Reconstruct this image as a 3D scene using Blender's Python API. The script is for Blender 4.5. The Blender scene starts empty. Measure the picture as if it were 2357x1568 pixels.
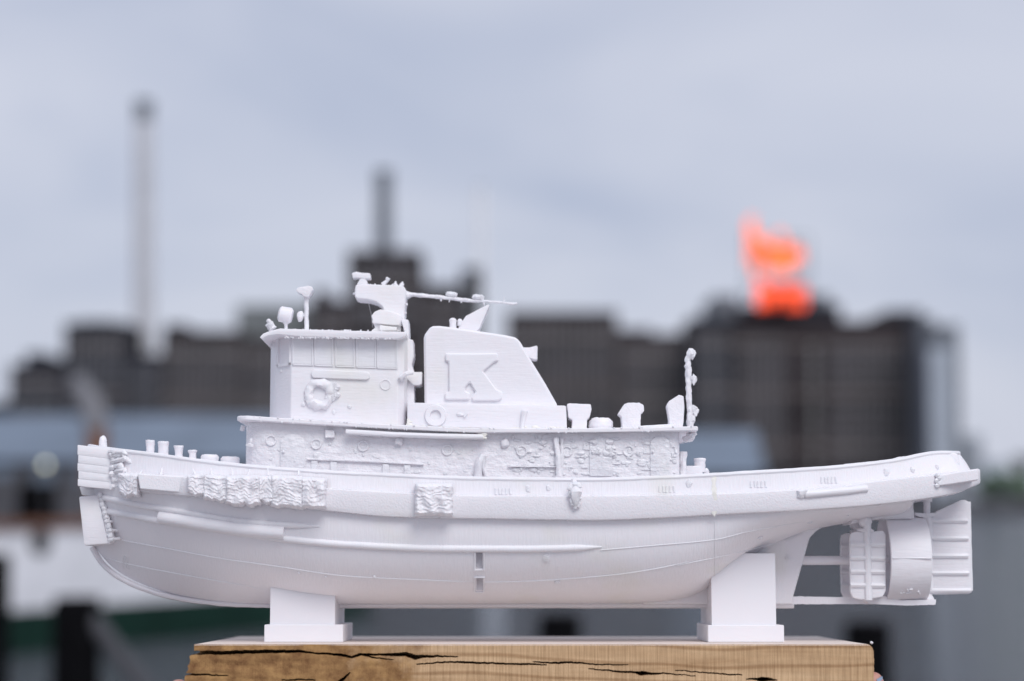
import bpy, bmesh, math, random
import numpy as np
from mathutils import Vector, Matrix, noise
from mathutils.bvhtree import BVHTree
R = math.radians
random.seed(7)
scene = bpy.context.scene
COL = scene.collection

# ------------------------------------------------------------------ camera
EYE = 4.0                       # eye height above the harbour water (m)
PITCH = R(4.3)                  # camera looks slightly up
LENS, SENSOR = 70.0, 36.0
cam_d = bpy.data.cameras.new('camera')
cam = bpy.data.objects.new('camera', cam_d); COL.objects.link(cam)
cam.location = (0, 0, EYE); cam.rotation_euler = (R(90) + PITCH, 0, 0)
cam_d.lens = LENS; cam_d.sensor_width = SENSOR
cam_d.clip_start = 0.05; cam_d.clip_end = 20000
cam_d.dof.use_dof = True; cam_d.dof.focus_distance = 1.492; cam_d.dof.aperture_fstop = 3.4
scene.camera = cam

# ------------------------------------------------------------------ sky
SUN_EL, SUN_AZ = R(47), R(158)  # high, behind the camera (azimuth clockwise from +Y)
world = bpy.data.worlds.new('World'); scene.world = world; world.use_nodes = True
wn = world.node_tree; wn.nodes.clear()
def WN(t, **k):
    n = wn.nodes.new(t)
    for a, b in k.items(): setattr(n, a, b)
    return n
sky = WN('ShaderNodeTexSky', sky_type='NISHITA', sun_disc=False)
sky.sun_elevation = SUN_EL; sky.sun_rotation = SUN_AZ; sky.dust_density = 2.0
tc = WN('ShaderNodeTexCoord'); mp = WN('ShaderNodeMapping'); mp.inputs['Scale'].default_value = (1.0, 1.0, 2.6)
mp.inputs['Location'].default_value = (1.7, 0.4, 0.62)
nz = WN('ShaderNodeTexNoise'); nz.inputs['Scale'].default_value = 3.4; nz.inputs['Detail'].default_value = 3.5
nz.inputs['Roughness'].default_value = 0.5; nz.inputs['Distortion'].default_value = 0.4
rp = WN('ShaderNodeValToRGB')
rp.color_ramp.elements[0].position = 0.34; rp.color_ramp.elements[0].color = (0.385, 0.425, 0.54, 1)
rp.color_ramp.elements[1].position = 0.64; rp.color_ramp.elements[1].color = (0.53, 0.552, 0.64, 1)
sc10 = WN('ShaderNodeVectorMath', operation='SCALE'); sc10.inputs['Scale'].default_value = 10.0
mx = WN('ShaderNodeMix', data_type='RGBA'); mx.inputs[0].default_value = 0.93
bg = WN('ShaderNodeBackground'); bg.inputs['Strength'].default_value = 0.1
wo = WN('ShaderNodeOutputWorld')
L = wn.links.new
L(tc.outputs['Generated'], mp.inputs['Vector']); L(mp.outputs['Vector'], nz.inputs['Vector'])
L(nz.outputs['Fac'], rp.inputs['Fac']); L(rp.outputs['Color'], sc10.inputs[0])
L(sky.outputs['Color'], mx.inputs[6]); L(sc10.outputs['Vector'], mx.inputs[7])
L(mx.outputs[2], bg.inputs['Color']); L(bg.outputs['Background'], wo.inputs['Surface'])

# ------------------------------------------------------------------ sun behind the overcast
sd = bpy.data.lights.new('sun', 'SUN'); sd.energy = 1.5; sd.angle = R(32); sd.color = (1.0, 0.985, 0.975)
sun = bpy.data.objects.new('sun', sd); COL.objects.link(sun)
sdir = Vector((math.sin(SUN_AZ)*math.cos(SUN_EL), math.cos(SUN_AZ)*math.cos(SUN_EL), math.sin(SUN_EL)))
sun.rotation_euler = sdir.to_track_quat('Z', 'Y').to_euler(); sun.location = (0, -5, 30)

vs = scene.view_settings
vs.view_transform = 'Standard'; vs.look = 'None'; vs.gamma = 1.0; vs.use_curve_mapping = False
vs.exposure = 0.3
scene.cycles.max_bounces = 6; scene.cycles.diffuse_bounces = 4; scene.cycles.use_denoising = True

# ------------------------------------------------------------------ measuring helpers
# The boat, stands and timber are measured in a frame centred on the eye ("bench frame") whose
# vertical is the timber's own vertical; the hand-held timber leans 2.8 degrees in the world.
F = LENS / SENSOR * 2357.0
CX, CY = 1178.5, 784.0
TA = R(7.1)
BENCH = Matrix.Translation((0, 0, EYE)) @ Matrix.Rotation(PITCH - TA, 4, 'X')
D0 = 1.458                      # distance to the timber's front face
YC = D0 + 0.100                 # distance to the boat's centre line

def V(px, py, y, t=TA):
    a, b = (px - CX) / F, (CY - py) / F
    dy = math.cos(t) - b * math.sin(t); dz = math.sin(t) + b * math.cos(t)
    k = y / dy
    return Vector((a * k, y, dz * k))
def W(px, py, y):
    p = V(px, py, y, PITCH); p.z += EYE
    return p
def Z1(x, y): return ((150 + x * .3507) * .9428, (1000 + y * .3507) * .9428)
def Z2(x, y): return ((550 + x * .26786) * .9428, (640 + y * .26786) * .9428)
def Z3(x, y): return ((950 + x * .33942) * .9428, (640 + y * .33942) * .9428)
def Z4(x, y): return ((550 + x * .27577) * .9428, (990 + y * .27577) * .9428)
def Z5(x, y): return ((1100 + x * .27577) * .9428, (1000 + y * .27577) * .9428)
def Z6(x, y): return ((1650 + x * .3507) * .9428, (1050 + y * .3507) * .9428)
def A5(x, y): return ((980 + x * .14425) * .9428, (640 + y * .14425) * .9428)
def A6(x, y): return ((640 + x * .1782) * .9428, (640 + y * .1782) * .9428)
def B3(x, y): return ((400 + x * .36063) * .9428, (1560 + y * .36063) * .9428)
def B4(x, y): return ((1250 + x * .38184) * .9428, (1560 + y * .38184) * .9428)

def pchip(pts):
    xs = np.array([p[0] for p in pts], float); ys = np.array([p[1] for p in pts], float)
    h = np.diff(xs); d = np.diff(ys) / h
    m = np.zeros(len(xs)); m[0], m[-1] = d[0], d[-1]
    for i in range(1, len(xs) - 1):
        if d[i-1] * d[i] > 0:
            w1, w2 = 2*h[i] + h[i-1], h[i] + 2*h[i-1]
            m[i] = (w1 + w2) / (w1/d[i-1] + w2/d[i])
    def f(x):
        x = min(max(x, xs[0]), xs[-1])
        i = min(int(np.searchsorted(xs, x, 'right')) - 1, len(xs) - 2)
        t = (x - xs[i]) / h[i]
        return float((2*t**3-3*t**2+1)*ys[i] + (t**3-2*t**2+t)*h[i]*m[i] + (-2*t**3+3*t**2)*ys[i+1] + (t**3-t**2)*h[i]*m[i+1])
    return f

# ------------------------------------------------------------------ materials
def new_mat(name):
    m = bpy.data.materials.new(name); m.use_nodes = True
    nt = m.node_tree
    return m, nt, nt.nodes['Principled BSDF']
def node(nt, t, **k):
    n = nt.nodes.new(t)
    for a, b in k.items():
        if a.startswith('i_'): n.inputs[a[2:].replace('_', ' ')].default_value = b
        else: setattr(n, a, b)
    return n
def ramp(nt, a, ca, b, cb):
    r = node(nt, 'ShaderNodeValToRGB'); e = r.color_ramp.elements
    e[0].position, e[0].color, e[1].position, e[1].color = a, (*ca, 1), b, (*cb, 1)
    return r
def plain(name, col, rough=0.7, var=0.25, scale=1.0, spec=0.3, metal=0.0):
    m, nt, b = new_mat(name)
    t = node(nt, 'ShaderNodeTexCoord'); n = node(nt, 'ShaderNodeTexNoise', i_Scale=scale, i_Detail=4.0)
    c2 = tuple(c * (1 - var) for c in col); c1 = tuple(min(1, c * (1 + var * .6)) for c in col)
    r = ramp(nt, .3, c2, .7, c1)
    nt.links.new(t.outputs['Object'], n.inputs['Vector']); nt.links.new(n.outputs['Fac'], r.inputs['Fac'])
    nt.links.new(r.outputs['Color'], b.inputs['Base Color'])
    b.inputs['Roughness'].default_value = rough; b.inputs['Specular IOR Level'].default_value = spec
    b.inputs['Metallic'].default_value = metal
    return m
def printed(name, bump=0.12, fine=900, rough=(.38, .62), stain=0.58, stretch=(1, 1, 1), tint=(.85, .828, .86), lump=0.0):
    """white 3D-printed plastic: glue/filler yellowing in patches, layer relief, uneven gloss"""
    m, nt, b = new_mat(name); lk = nt.links.new
    t = node(nt, 'ShaderNodeTexCoord')
    n1 = node(nt, 'ShaderNodeTexNoise', i_Scale=16.0, i_Detail=3.0)
    r1 = ramp(nt, stain, tint, stain + .22, (.80, .78, .735))
    lk(t.outputs['Object'], n1.inputs['Vector']); lk(n1.outputs['Fac'], r1.inputs['Fac'])
    lk(r1.outputs['Color'], b.inputs['Base Color'])
    n2 = node(nt, 'ShaderNodeTexNoise', i_Scale=45.0, i_Detail=5.0)
    mr = node(nt, 'ShaderNodeMapRange'); mr.inputs['From Min'].default_value = .3; mr.inputs['From Max'].default_value = .7
    mr.inputs['To Min'].default_value = rough[0]; mr.inputs['To Max'].default_value = rough[1]
    lk(t.outputs['Object'], n2.inputs['Vector']); lk(n2.outputs['Fac'], mr.inputs['Value']); lk(mr.outputs['Result'], b.inputs['Roughness'])
    mpn = node(nt, 'ShaderNodeMapping'); mpn.inputs['Scale'].default_value = stretch
    n3 = node(nt, 'ShaderNodeTexNoise', i_Scale=float(fine), i_Detail=2.0)
    lk(t.outputs['Object'], mpn.inputs['Vector']); lk(mpn.outputs['Vector'], n3.inputs['Vector'])
    bp = node(nt, 'ShaderNodeBump', i_Strength=bump, i_Distance=0.0012)
    lk(n3.outputs['Fac'], bp.inputs['Height'])
    last = bp
    if lump:
        n4 = node(nt, 'ShaderNodeTexNoise', i_Scale=150.0, i_Detail=4.0)
        lk(t.outputs['Object'], n4.inputs['Vector'])
        b2 = node(nt, 'ShaderNodeBump', i_Strength=lump, i_Distance=0.004)
        lk(n4.outputs['Fac'], b2.inputs['Height']); lk(bp.outputs['Normal'], b2.inputs['Normal']); last = b2
    lk(last.outputs['Normal'], b.inputs['Normal'])
    b.inputs['Specular IOR Level'].default_value = 0.4
    b.inputs['Subsurface Weight'].default_value = .2; b.inputs['Subsurface Radius'].default_value = (1, .72, .68); b.inputs['Subsurface Scale'].default_value = .006
    return m
P_HULL = printed('hull_plastic', bump=.28, fine=700, stretch=(1.0, .3, .12), stain=.60)
P_SMOOTH = printed('smooth_plastic', bump=.2, fine=650, stain=.58, stretch=(.12, .3, 1.0), lump=.07)
P_WALL = printed('deckhouse_plastic', bump=.5, fine=620, rough=(.12, .42), stain=.62, stretch=(.3, .6, 1.0), lump=.5)
P_BELT = printed('belt_plastic', bump=.3, fine=700, rough=(.12, .5), stain=.62, lump=.03)
P_ROUGH = printed('stringy_plastic', bump=.3, fine=700, stain=.66, lump=.25)
P_STAND = printed('stand_plastic', bump=.03, fine=900, stain=.75, tint=(.85, .833, .87))

def wood_mat():
    m, nt, b = new_mat('sawn_timber'); lk = nt.links.new
    t = node(nt, 'ShaderNodeTexCoord')
    sx = node(nt, 'ShaderNodeSeparateXYZ'); lk(t.outputs['Object'], sx.inputs['Vector'])
    # long grain, gently waving
    mpn = node(nt, 'ShaderNodeMapping'); mpn.inputs['Scale'].default_value = (1.6, 9, 24)
    g = node(nt, 'ShaderNodeTexNoise', i_Scale=3.0, i_Detail=6.0, i_Roughness=.6, i_Distortion=.6)
    lk(t.outputs['Object'], mpn.inputs['Vector']); lk(mpn.outputs['Vector'], g.inputs['Vector'])
    wv = node(nt, 'ShaderNodeTexWave', wave_type='BANDS', bands_direction='Z', i_Scale=18.0, i_Distortion=7.0, i_Detail=3.0)
    wv.inputs['Detail Scale'].default_value = .6
    mp2 = node(nt, 'ShaderNodeMapping'); mp2.inputs['Scale'].default_value = (.35, 1, 1.4); mp2.inputs['Rotation'].default_value = (0, R(-3), 0)
    lk(t.outputs['Object'], mp2.inputs['Vector']); lk(mp2.outputs['Vector'], wv.inputs['Vector'])
    rg = ramp(nt, .28, (.45, .28, .15), .72, (.68, .475, .285)); lk(g.outputs['Fac'], rg.inputs['Fac'])
    rw = ramp(nt, .0, (.60, .52, .45), .16, (1, 1, 1)); lk(wv.outputs['Fac'], rw.inputs['Fac'])
    mm = node(nt, 'ShaderNodeMix', data_type='RGBA', blend_type='MULTIPLY'); mm.inputs[0].default_value = .7
    lk(rg.outputs['Color'], mm.inputs[6]); lk(rw.outputs['Color'], mm.inputs[7])
    # upright saw marks
    mp3 = node(nt, 'ShaderNodeMapping'); mp3.inputs['Scale'].default_value = (1, .2, .035)
    sw = node(nt, 'ShaderNodeTexNoise', i_Scale=900.0, i_Detail=3.0)
    lk(t.outputs['Object'], mp3.inputs['Vector']); lk(mp3.outputs['Vector'], sw.inputs['Vector'])
    rs = ramp(nt, .32, (.70, .66, .62), .64, (1.1, 1.1, 1.1)); lk(sw.outputs['Fac'], rs.inputs['Fac'])
    ms = node(nt, 'ShaderNodeMix', data_type='RGBA', blend_type='MULTIPLY'); ms.inputs[0].default_value = .8
    lk(mm.outputs[2], ms.inputs[6]); lk(rs.outputs['Color'], ms.inputs[7])
    # weather stain over one end, with its own ragged edge
    st = node(nt, 'ShaderNodeTexNoise', i_Scale=22.0, i_Detail=6.0, i_Roughness=.65)
    lk(t.outputs['Object'], st.inputs['Vector'])
    ma = node(nt, 'ShaderNodeMath', operation='MULTIPLY_ADD'); ma.inputs[1].default_value = .26; lk(st.outputs['Fac'], ma.inputs[0]); lk(sx.outputs['X'], ma.inputs[2])
    rm = ramp(nt, .0, (1, 1, 1), 1.0, (0, 0, 0)); mr = node(nt, 'ShaderNodeMapRange')
    mr.inputs['From Min'].default_value = STAIN_X - .022; mr.inputs['From Max'].default_value = STAIN_X + .022
    lk(ma.outputs[0], mr.inputs['Value']); lk(mr.outputs['Result'], rm.inputs['Fac'])
    sp = node(nt, 'ShaderNodeTexNoise', i_Scale=75.0, i_Detail=7.0, i_Roughness=.7); lk(t.outputs['Object'], sp.inputs['Vector'])
    rsp = ramp(nt, .35, (.17, .08, .034), .68, (.47, .275, .115)); lk(sp.outputs['Fac'], rsp.inputs['Fac'])
    mst = node(nt, 'ShaderNodeMix', data_type='RGBA'); lk(rm.outputs['Color'], mst.inputs[0]); lk(ms.outputs[2], mst.inputs[6]); lk(rsp.outputs['Color'], mst.inputs[7])
    # paler colour on the upward top face
    ge = node(nt, 'ShaderNodeNewGeometry'); sn = node(nt, 'ShaderNodeSeparateXYZ'); lk(ge.outputs['True Normal'], sn.inputs['Vector'])
    rt = node(nt, 'ShaderNodeMapRange'); rt.inputs['From Min'].default_value = .75; rt.inputs['From Max'].default_value = .95; lk(sn.outputs['Z'], rt.inputs['Value'])
    mt = node(nt, 'ShaderNodeMix', data_type='RGBA'); mt.inputs[7].default_value = (.80, .70, .64, 1)
    zt_m = node(nt, 'ShaderNodeMapRange'); zt_m.inputs['From Min'].default_value = BH - .0016; zt_m.inputs['From Max'].default_value = BH - .0006; lk(sx.outputs['Z'], zt_m.inputs['Value'])
    mu = node(nt, 'ShaderNodeMath', operation='MULTIPLY'); lk(rt.outputs['Result'], mu.inputs[0]); lk(zt_m.outputs['Result'], mu.inputs[1]); lk(mu.outputs[0], mt.inputs[0]); lk(mst.outputs[2], mt.inputs[6])
    # crack faces keep the same wood colour; the splits are modelled grooves
    lk(mt.outputs[2], b.inputs['Base Color'])
    bp = node(nt, 'ShaderNodeBump', i_Strength=.35, i_Distance=.0016); lk(sw.outputs['Fac'], bp.inputs['Height'])
    b2 = node(nt, 'ShaderNodeBump', i_Strength=.4, i_Distance=.002); lk(sp.outputs['Fac'], b2.inputs['Height']); lk(bp.outputs['Normal'], b2.inputs['Normal'])
    lk(b2.outputs['Normal'], b.inputs['Normal'])
    b.inputs['Roughness'].default_value = .85; b.inputs['Specular IOR Level'].default_value = .2
    return m

# ------------------------------------------------------------------ mesh helpers
class MB:
    def __init__(s): s.v, s.f = [], []
    def add(s, vs, fs):
        n = len(s.v); s.v += [Vector(p) for p in vs]; s.f += [tuple(i + n for i in f) for f in fs]; return s
    def box(s, a, b):
        x0, y0, z0 = a; x1, y1, z1 = b
        return s.add([(x0,y0,z0),(x1,y0,z0),(x1,y1,z0),(x0,y1,z0),(x0,y0,z1),(x1,y0,z1),(x1,y1,z1),(x0,y1,z1)],
                     [(3,2,1,0),(4,5,6,7),(0,1,5,4),(1,2,6,5),(2,3,7,6),(3,0,4,7)])
    def prism(s, poly, y0, y1, jit=0.0, step=3.0, lim=None):
        """side outline (picture measure) at depth y0, extruded straight back to y1"""
        pts = [Vector(p) for p in poly]
        if jit:
            out = []
            for i, p in enumerate(pts):
                q = pts[(i + 1) % len(pts)]; d = (q - p).length; n = max(1, int(d / step))
                for k in range(n):
                    c = p + (q - p) * (k / n)
                    h = noise.noise_vector(Vector((c.x * .23 + 9.1, c.y * .23, y0 * 50)))
                    h2 = noise.noise_vector(Vector((c.x * .07 + 3.1, c.y * .07, y0 * 50 + 4)))
                    out.append(Vector((c.x + jit * (h.x + .6*h2.x), c.y + jit * (h.y + .6*h2.y))))
            pts = out
        A = [V(p.x, p.y, y0) for p in pts]
        area = sum(A[i].x * A[(i+1) % len(A)].z - A[(i+1) % len(A)].x * A[i].z for i in range(len(A)))
        if area < 0: A.reverse()
        n = len(A); B = [Vector((p.x, y1, p.z)) for p in A]
        s.add(A + B, [tuple(range(n)), tuple(range(2*n - 1, n - 1, -1))] + [(i, n + i, n + (i+1) % n, (i+1) % n) for i in range(n)])
        return s
    def plan(s, pts, z0, z1):
        """plan outline [(x, y)] extruded upward; z0/z1 may be functions of x"""
        f0 = z0 if callable(z0) else (lambda x: z0); f1 = z1 if callable(z1) else (lambda x: z1)
        area = sum(pts[i][0]*pts[(i+1) % len(pts)][1] - pts[(i+1) % len(pts)][0]*pts[i][1] for i in range(len(pts)))
        if area < 0: pts = pts[::-1]
        n = len(pts)
        return s.add([(x, y, f0(x)) for x, y in pts] + [(x, y, f1(x)) for x, y in pts],
                     [tuple(range(n - 1, -1, -1)), tuple(range(n, 2*n))] + [(i, (i+1) % n, n + (i+1) % n, n + i) for i in range(n)])
    def tube(s, pts, rad, n=10, jit=0.0, flat=1.0, step=None):
        pts = [Vector(p) for p in pts]
        rad = list(rad) if hasattr(rad, '__len__') else [rad] * len(pts)
        if step:
            P, Q = [], []
            for i in range(len(pts) - 1):
                k = max(1, int((pts[i+1] - pts[i]).length / step))
                for j in range(k):
                    P.append(pts[i].lerp(pts[i+1], j / k)); Q.append(rad[i] + (rad[i+1] - rad[i]) * j / k)
            P.append(pts[-1]); Q.append(rad[-1]); pts, rad = P, Q
        vs, fs = [], []
        up = None
        for i, p in enumerate(pts):
            d = (pts[min(i+1, len(pts)-1)] - pts[max(i-1, 0)]).normalized()
            if up is None: up = Vector((0, 0, 1)) if abs(d.z) < .9 else Vector((1, 0, 0))
            a = d.cross(up).normalized(); up = a.cross(d).normalized()
            for k in range(n):
                t = 2 * math.pi * k / n
                q = p + (a * math.cos(t) * flat + up * math.sin(t)) * rad[i]
                if jit:
                    h = noise.noise(q * 420 + Vector((7, 1, 3))) + .7 * noise.noise(q * 160)
                    q = q + (q - p).normalized() * jit * h if (q - p).length > 1e-9 else q
                vs.append(q)
        m = len(pts)
        for i in range(m - 1):
            for k in range(n):
                fs.append((i*n + k, i*n + (k+1) % n, (i+1)*n + (k+1) % n, (i+1)*n + k))
        fs.append(tuple(range(n - 1, -1, -1))); fs.append(tuple((m-1)*n + k for k in range(n)))
        return s.add(vs, fs)
    def lathe(s, cx, prof, y, n=20, jit=0.0, sub=1):
        """upright turned shape: prof = [(radius, height)] in picture measure about column cx"""
        k = y / F; P = []
        for i in range(len(prof) - 1):
            for j in range(sub):
                t = j / sub; P.append((prof[i][0]*(1-t) + prof[i+1][0]*t, prof[i][1]*(1-t) + prof[i+1][1]*t))
        P.append(prof[-1]); vs, fs = [], []
        for r, py in P:
            c = V(cx, py, y)
            for a in range(n):
                t = 2*math.pi*a/n; q = c + Vector((math.cos(t), math.sin(t), 0)) * max(r, .05) * k
                if jit: q = q + noise.noise_vector(q * 330) * jit
                vs.append(q)
        m = len(P)
        for i in range(m - 1):
            for a in range(n): fs.append((i*n + a, i*n + (a+1) % n, (i+1)*n + (a+1) % n, (i+1)*n + a))
        fs.append(tuple(range(n - 1, -1, -1))); fs.append(tuple((m-1)*n + a for a in range(n)))
        return s.add(vs, fs)
    def blob(s, c, r, n=12, jit=0.25, freq=200, seed=0):
        vs, fs = [], []; m = n // 2 + 1
        r = Vector(r) if hasattr(r, '__len__') else Vector((r, r, r))
        for i in range(m):
            ph = math.pi * i / (m - 1)
            for k in range(n):
                t = 2*math.pi*k/n; d = Vector((math.sin(ph)*math.cos(t), math.sin(ph)*math.sin(t), math.cos(ph)))
                q = Vector((d.x*r.x, d.y*r.y, d.z*r.z)); h = noise.noise((c + q) * freq + Vector((seed, 0, 0)))
                vs.append(c + q * (1 + jit * h))
        for i in range(m - 1):
            for k in range(n): fs.append((i*n + k, (i+1)*n + k, (i+1)*n + (k+1) % n, i*n + (k+1) % n))
        return s.add(vs, fs)

BASE = Vector((0, 0, 0))
def to_mesh(name, mb, base, bevel=0.0, seg=2, smooth=32):
    me = bpy.data.meshes.new(name)
    bm = bmesh.new()
    vs = [bm.verts.new(p - base) for p in mb.v]
    for f in mb.f:
        try: bm.faces.new([vs[i] for i in f])
        except ValueError: pass
    bmesh.ops.remove_doubles(bm, verts=bm.verts, dist=1e-6)
    bmesh.ops.recalc_face_normals(bm, faces=bm.faces)
    if bevel:
        es = [e for e in bm.edges if len(e.link_faces) == 2 and e.calc_face_angle(0) > R(25)]
        bmesh.ops.bevel(bm, geom=es, offset=bevel, segments=seg, affect='EDGES', clamp_overlap=True, profile=.6)
    bm.to_mesh(me); bm.free()
    if smooth is not None:
        me.polygons.foreach_set('use_smooth', [True] * len(me.polygons))
        me.set_sharp_from_angle(angle=R(smooth))
    return me
def props(o, label=None, cat=None, group=None, kind=None):
    for k, v in (('label', label), ('category', cat), ('group', group), ('kind', kind)):
        if v: o[k] = v
    return o
def thing(name, label, cat, base, bench=True, group=None):
    global BASE
    BASE = Vector(base)
    o = bpy.data.objects.new(name, None); COL.objects.link(o); o.empty_display_size = .02
    o.matrix_world = (BENCH if bench else Matrix.Identity(4)) @ Matrix.Translation(BASE)
    return props(o, label, cat, group)
def part(name, mb, mat, parent, label=None, **k):
    o = bpy.data.objects.new(name, to_mesh(name, mb, BASE, **k)); COL.objects.link(o)
    o.data.materials.append(mat); o.parent = parent
    if label: o['label'] = label
    return o
def single(name, mb, mat, label, cat, base, bench=True, group=None, kind=None, **k):
    o = bpy.data.objects.new(name, to_mesh(name, mb, Vector(base), **k)); COL.objects.link(o)
    o.data.materials.append(mat)
    o.matrix_world = (BENCH if bench else Matrix.Identity(4)) @ Matrix.Translation(Vector(base))
    return props(o, label, cat, group, kind)
def boolean(mb, cutter, op='DIFFERENCE'):
    a = bpy.data.objects.new('tmp_a', to_mesh('tmp_a', mb, Vector(), smooth=None)); b = bpy.data.objects.new('tmp_b', to_mesh('tmp_b', cutter, Vector(), smooth=None))
    COL.objects.link(a); COL.objects.link(b)
    md = a.modifiers.new('b', 'BOOLEAN'); md.object = b; md.operation = op; md.solver = 'EXACT'
    bpy.context.view_layer.update()
    dg = bpy.context.evaluated_depsgraph_get(); me = bpy.data.meshes.new_from_object(a.evaluated_get(dg))
    out = MB(); out.add([v.co.copy() for v in me.vertices], [tuple(p.vertices) for p in me.polygons])
    for o in (a, b):
        d = o.data; bpy.data.objects.remove(o); bpy.data.meshes.remove(d)
    bpy.data.meshes.remove(me)
    return out
def circ(c, r, n=20): return [(c[0] + r*math.cos(2*math.pi*k/n), c[1] + r*math.sin(2*math.pi*k/n)) for k in range(n)]

# =================================================================== THE FAR SIDE OF THE HARBOUR
M_WATER, nt, b = new_mat('harbour_water')
b.inputs['Base Color'].default_value = (.065, .075, .09, 1); b.inputs['Roughness'].default_value = .1; b.inputs['Specular IOR Level'].default_value = .4
t_ = node(nt, 'ShaderNodeTexCoord'); n_ = node(nt, 'ShaderNodeTexNoise', i_Scale=.55, i_Detail=6.0, i_Roughness=.62)
m_ = node(nt, 'ShaderNodeMapping'); m_.inputs['Scale'].default_value = (.7, 1.6, 1)
bp_ = node(nt, 'ShaderNodeBump', i_Strength=1.0, i_Distance=1.3)
nt.links.new(t_.outputs['Object'], m_.inputs['Vector']); nt.links.new(m_.outputs['Vector'], n_.inputs['Vector'])
nt.links.new(n_.outputs['Fac'], bp_.inputs['Height']); nt.links.new(bp_.outputs['Normal'], b.inputs['Normal'])
M_BRICK = plain('dark_brick', (.050, .042, .045), .9, .55, .07, .1)
M_BRICK2 = plain('sooty_brick', (.031, .032, .042), .9, .5, .07, .1)
M_GREYWALL = plain('grey_panel', (.20, .215, .22), .8, .15, .1)
M_CONC = plain('pale_concrete', (.60, .60, .63), .85, .1, .2)
M_STEEL = plain('stack_steel', (.16, .175, .20), .6, .15, .3)
M_DARKSTEEL = plain('dark_steel', (.05, .055, .065), .6, .2, .5)
M_SHED = plain('blue_grey_sheet', (.17, .21, .27), .6, .15, .1)
M_QUAY = plain('quay_stone', (.085, .085, .095), .9, .25, .3)
M_GLASS = plain('window_glass', (.19, .19, .20), .3, .5, .05, .5)
M_COURSE = plain('stone_course', (.21, .18, .17), .9, .3, .1, .1)
M_GLASS2 = plain('glass_block', (.30, .31, .305), .4, .2, .2, .5)
M_PALEWALL = plain('pale_cladding', (.42, .46, .52), .8, .08, .1)  # pale blue-grey for the silo tower and the low bank house
M_LAND = plain('far_ground', (.10, .10, .095), .95, .3, .05)

wm = MB(); wm.add([(-9000, -60, 0), (9000, -60, 0), (9000, 12000, 0), (-9000, 12000, 0)], [(0, 1, 2, 3)])
single('water', wm, M_WATER, 'grey rippled harbour water', None, (0, 0, 0), bench=False, kind='structure', smooth=None)
lm = MB(); lm.box((-3000, 470, -2), (3000, 6000, 1.8))
single('far_shore', lm, M_LAND, 'low quay ground on the far shore', None, (0, 470, 0), bench=False, kind='structure', smooth=None)

M_BOARD = plain('pier_boards', (.40, .375, .37), .85, .25, 3)  # pier deck out of view, added to bounce light up under the hull
pier = bpy.data.objects.new('pier', None); COL.objects.link(pier); pier.location = (0, -4, 2.45); props(pier, 'unseen weathered boards of the pier under the camera', None, None, 'structure')
pm = MB(); pm.box((-7, -.071, -.12), (7, .071, 0)); pme = to_mesh('plank', pm, Vector(), smooth=None); pme.materials.append(M_BOARD)
for i in range(104):
    o = bpy.data.objects.new('plank', pme); COL.objects.link(o); o.parent = pier; o.location = (random.uniform(-.03, .03), -8 + i*.15, random.uniform(-.004, .004))

def face_box(px0, px1, ytop, d, depth, z0=1.8):
    a, b = W(px0, ytop, d), W(px1, ytop, d)
    m = MB(); m.box((a.x, d, z0), (b.x, d + depth, (a.z + b.z) / 2)); return m, a.x, b.x, (a.z + b.z) / 2
WIN = {}
def win_mesh(w, h, mat):
    k = (round(w, 2), round(h, 2), mat.name)
    if k not in WIN:
        m = MB(); m.box((-w/2, -.06, 0), (w/2, .25, h)); me = to_mesh('window', m, Vector(), smooth=None); me.materials.append(mat); WIN[k] = me
    return WIN[k]
def windows(parent, px0, px1, y0, y1, d, nx, ny, mat, fx=.55, fz=.6):
    a, b = W(px0, y0, d), W(px1, y1, d)
    sx, sz = (b.x - a.x) / nx, (a.z - b.z) / ny
    me = win_mesh(sx * fx, sz * fz, mat)
    for i in range(nx):
        for j in range(ny):
            o = bpy.data.objects.new('window', me); COL.objects.link(o); o.parent = parent
            o.location = Vector((a.x + sx*(i+.5), d, b.z + sz*(j + .5 - fz/2))) - BASE
def building(name, label, d, blocks, cat='building', depth=26):
    """blocks: (part name, px0, px1, ytop, material, depth offset, [windows])"""
    px = [b[1] for b in blocks] + [b[2] for b in blocks]
    c = W((min(px) + max(px)) / 2, 1000, d)
    root = thing(name, label, cat, (c.x, d, 1.8), bench=False)
    for nm, x0, x1, yt, mat, off, wins in blocks:
        m, *_ = face_box(x0, x1, yt, d + off, depth)
        o = part(nm, m, mat, root, smooth=None)
        for w in wins: windows(o, *w[:4], d + off, *w[4:])
        if wins and x1 - x0 > 80:
            a, b2 = W(x0, yt, d + off), W(x1, yt, d + off)
            for f_ in (.14, .42, .72):
                zc_ = a.z + (2 - a.z)*f_; q = MB(); q.box((a.x, d + off - .22, zc_), (b2.x, d + off - .02, zc_ + .7)); part('stone_course', q, M_COURSE, o, smooth=None)
    return root

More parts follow.
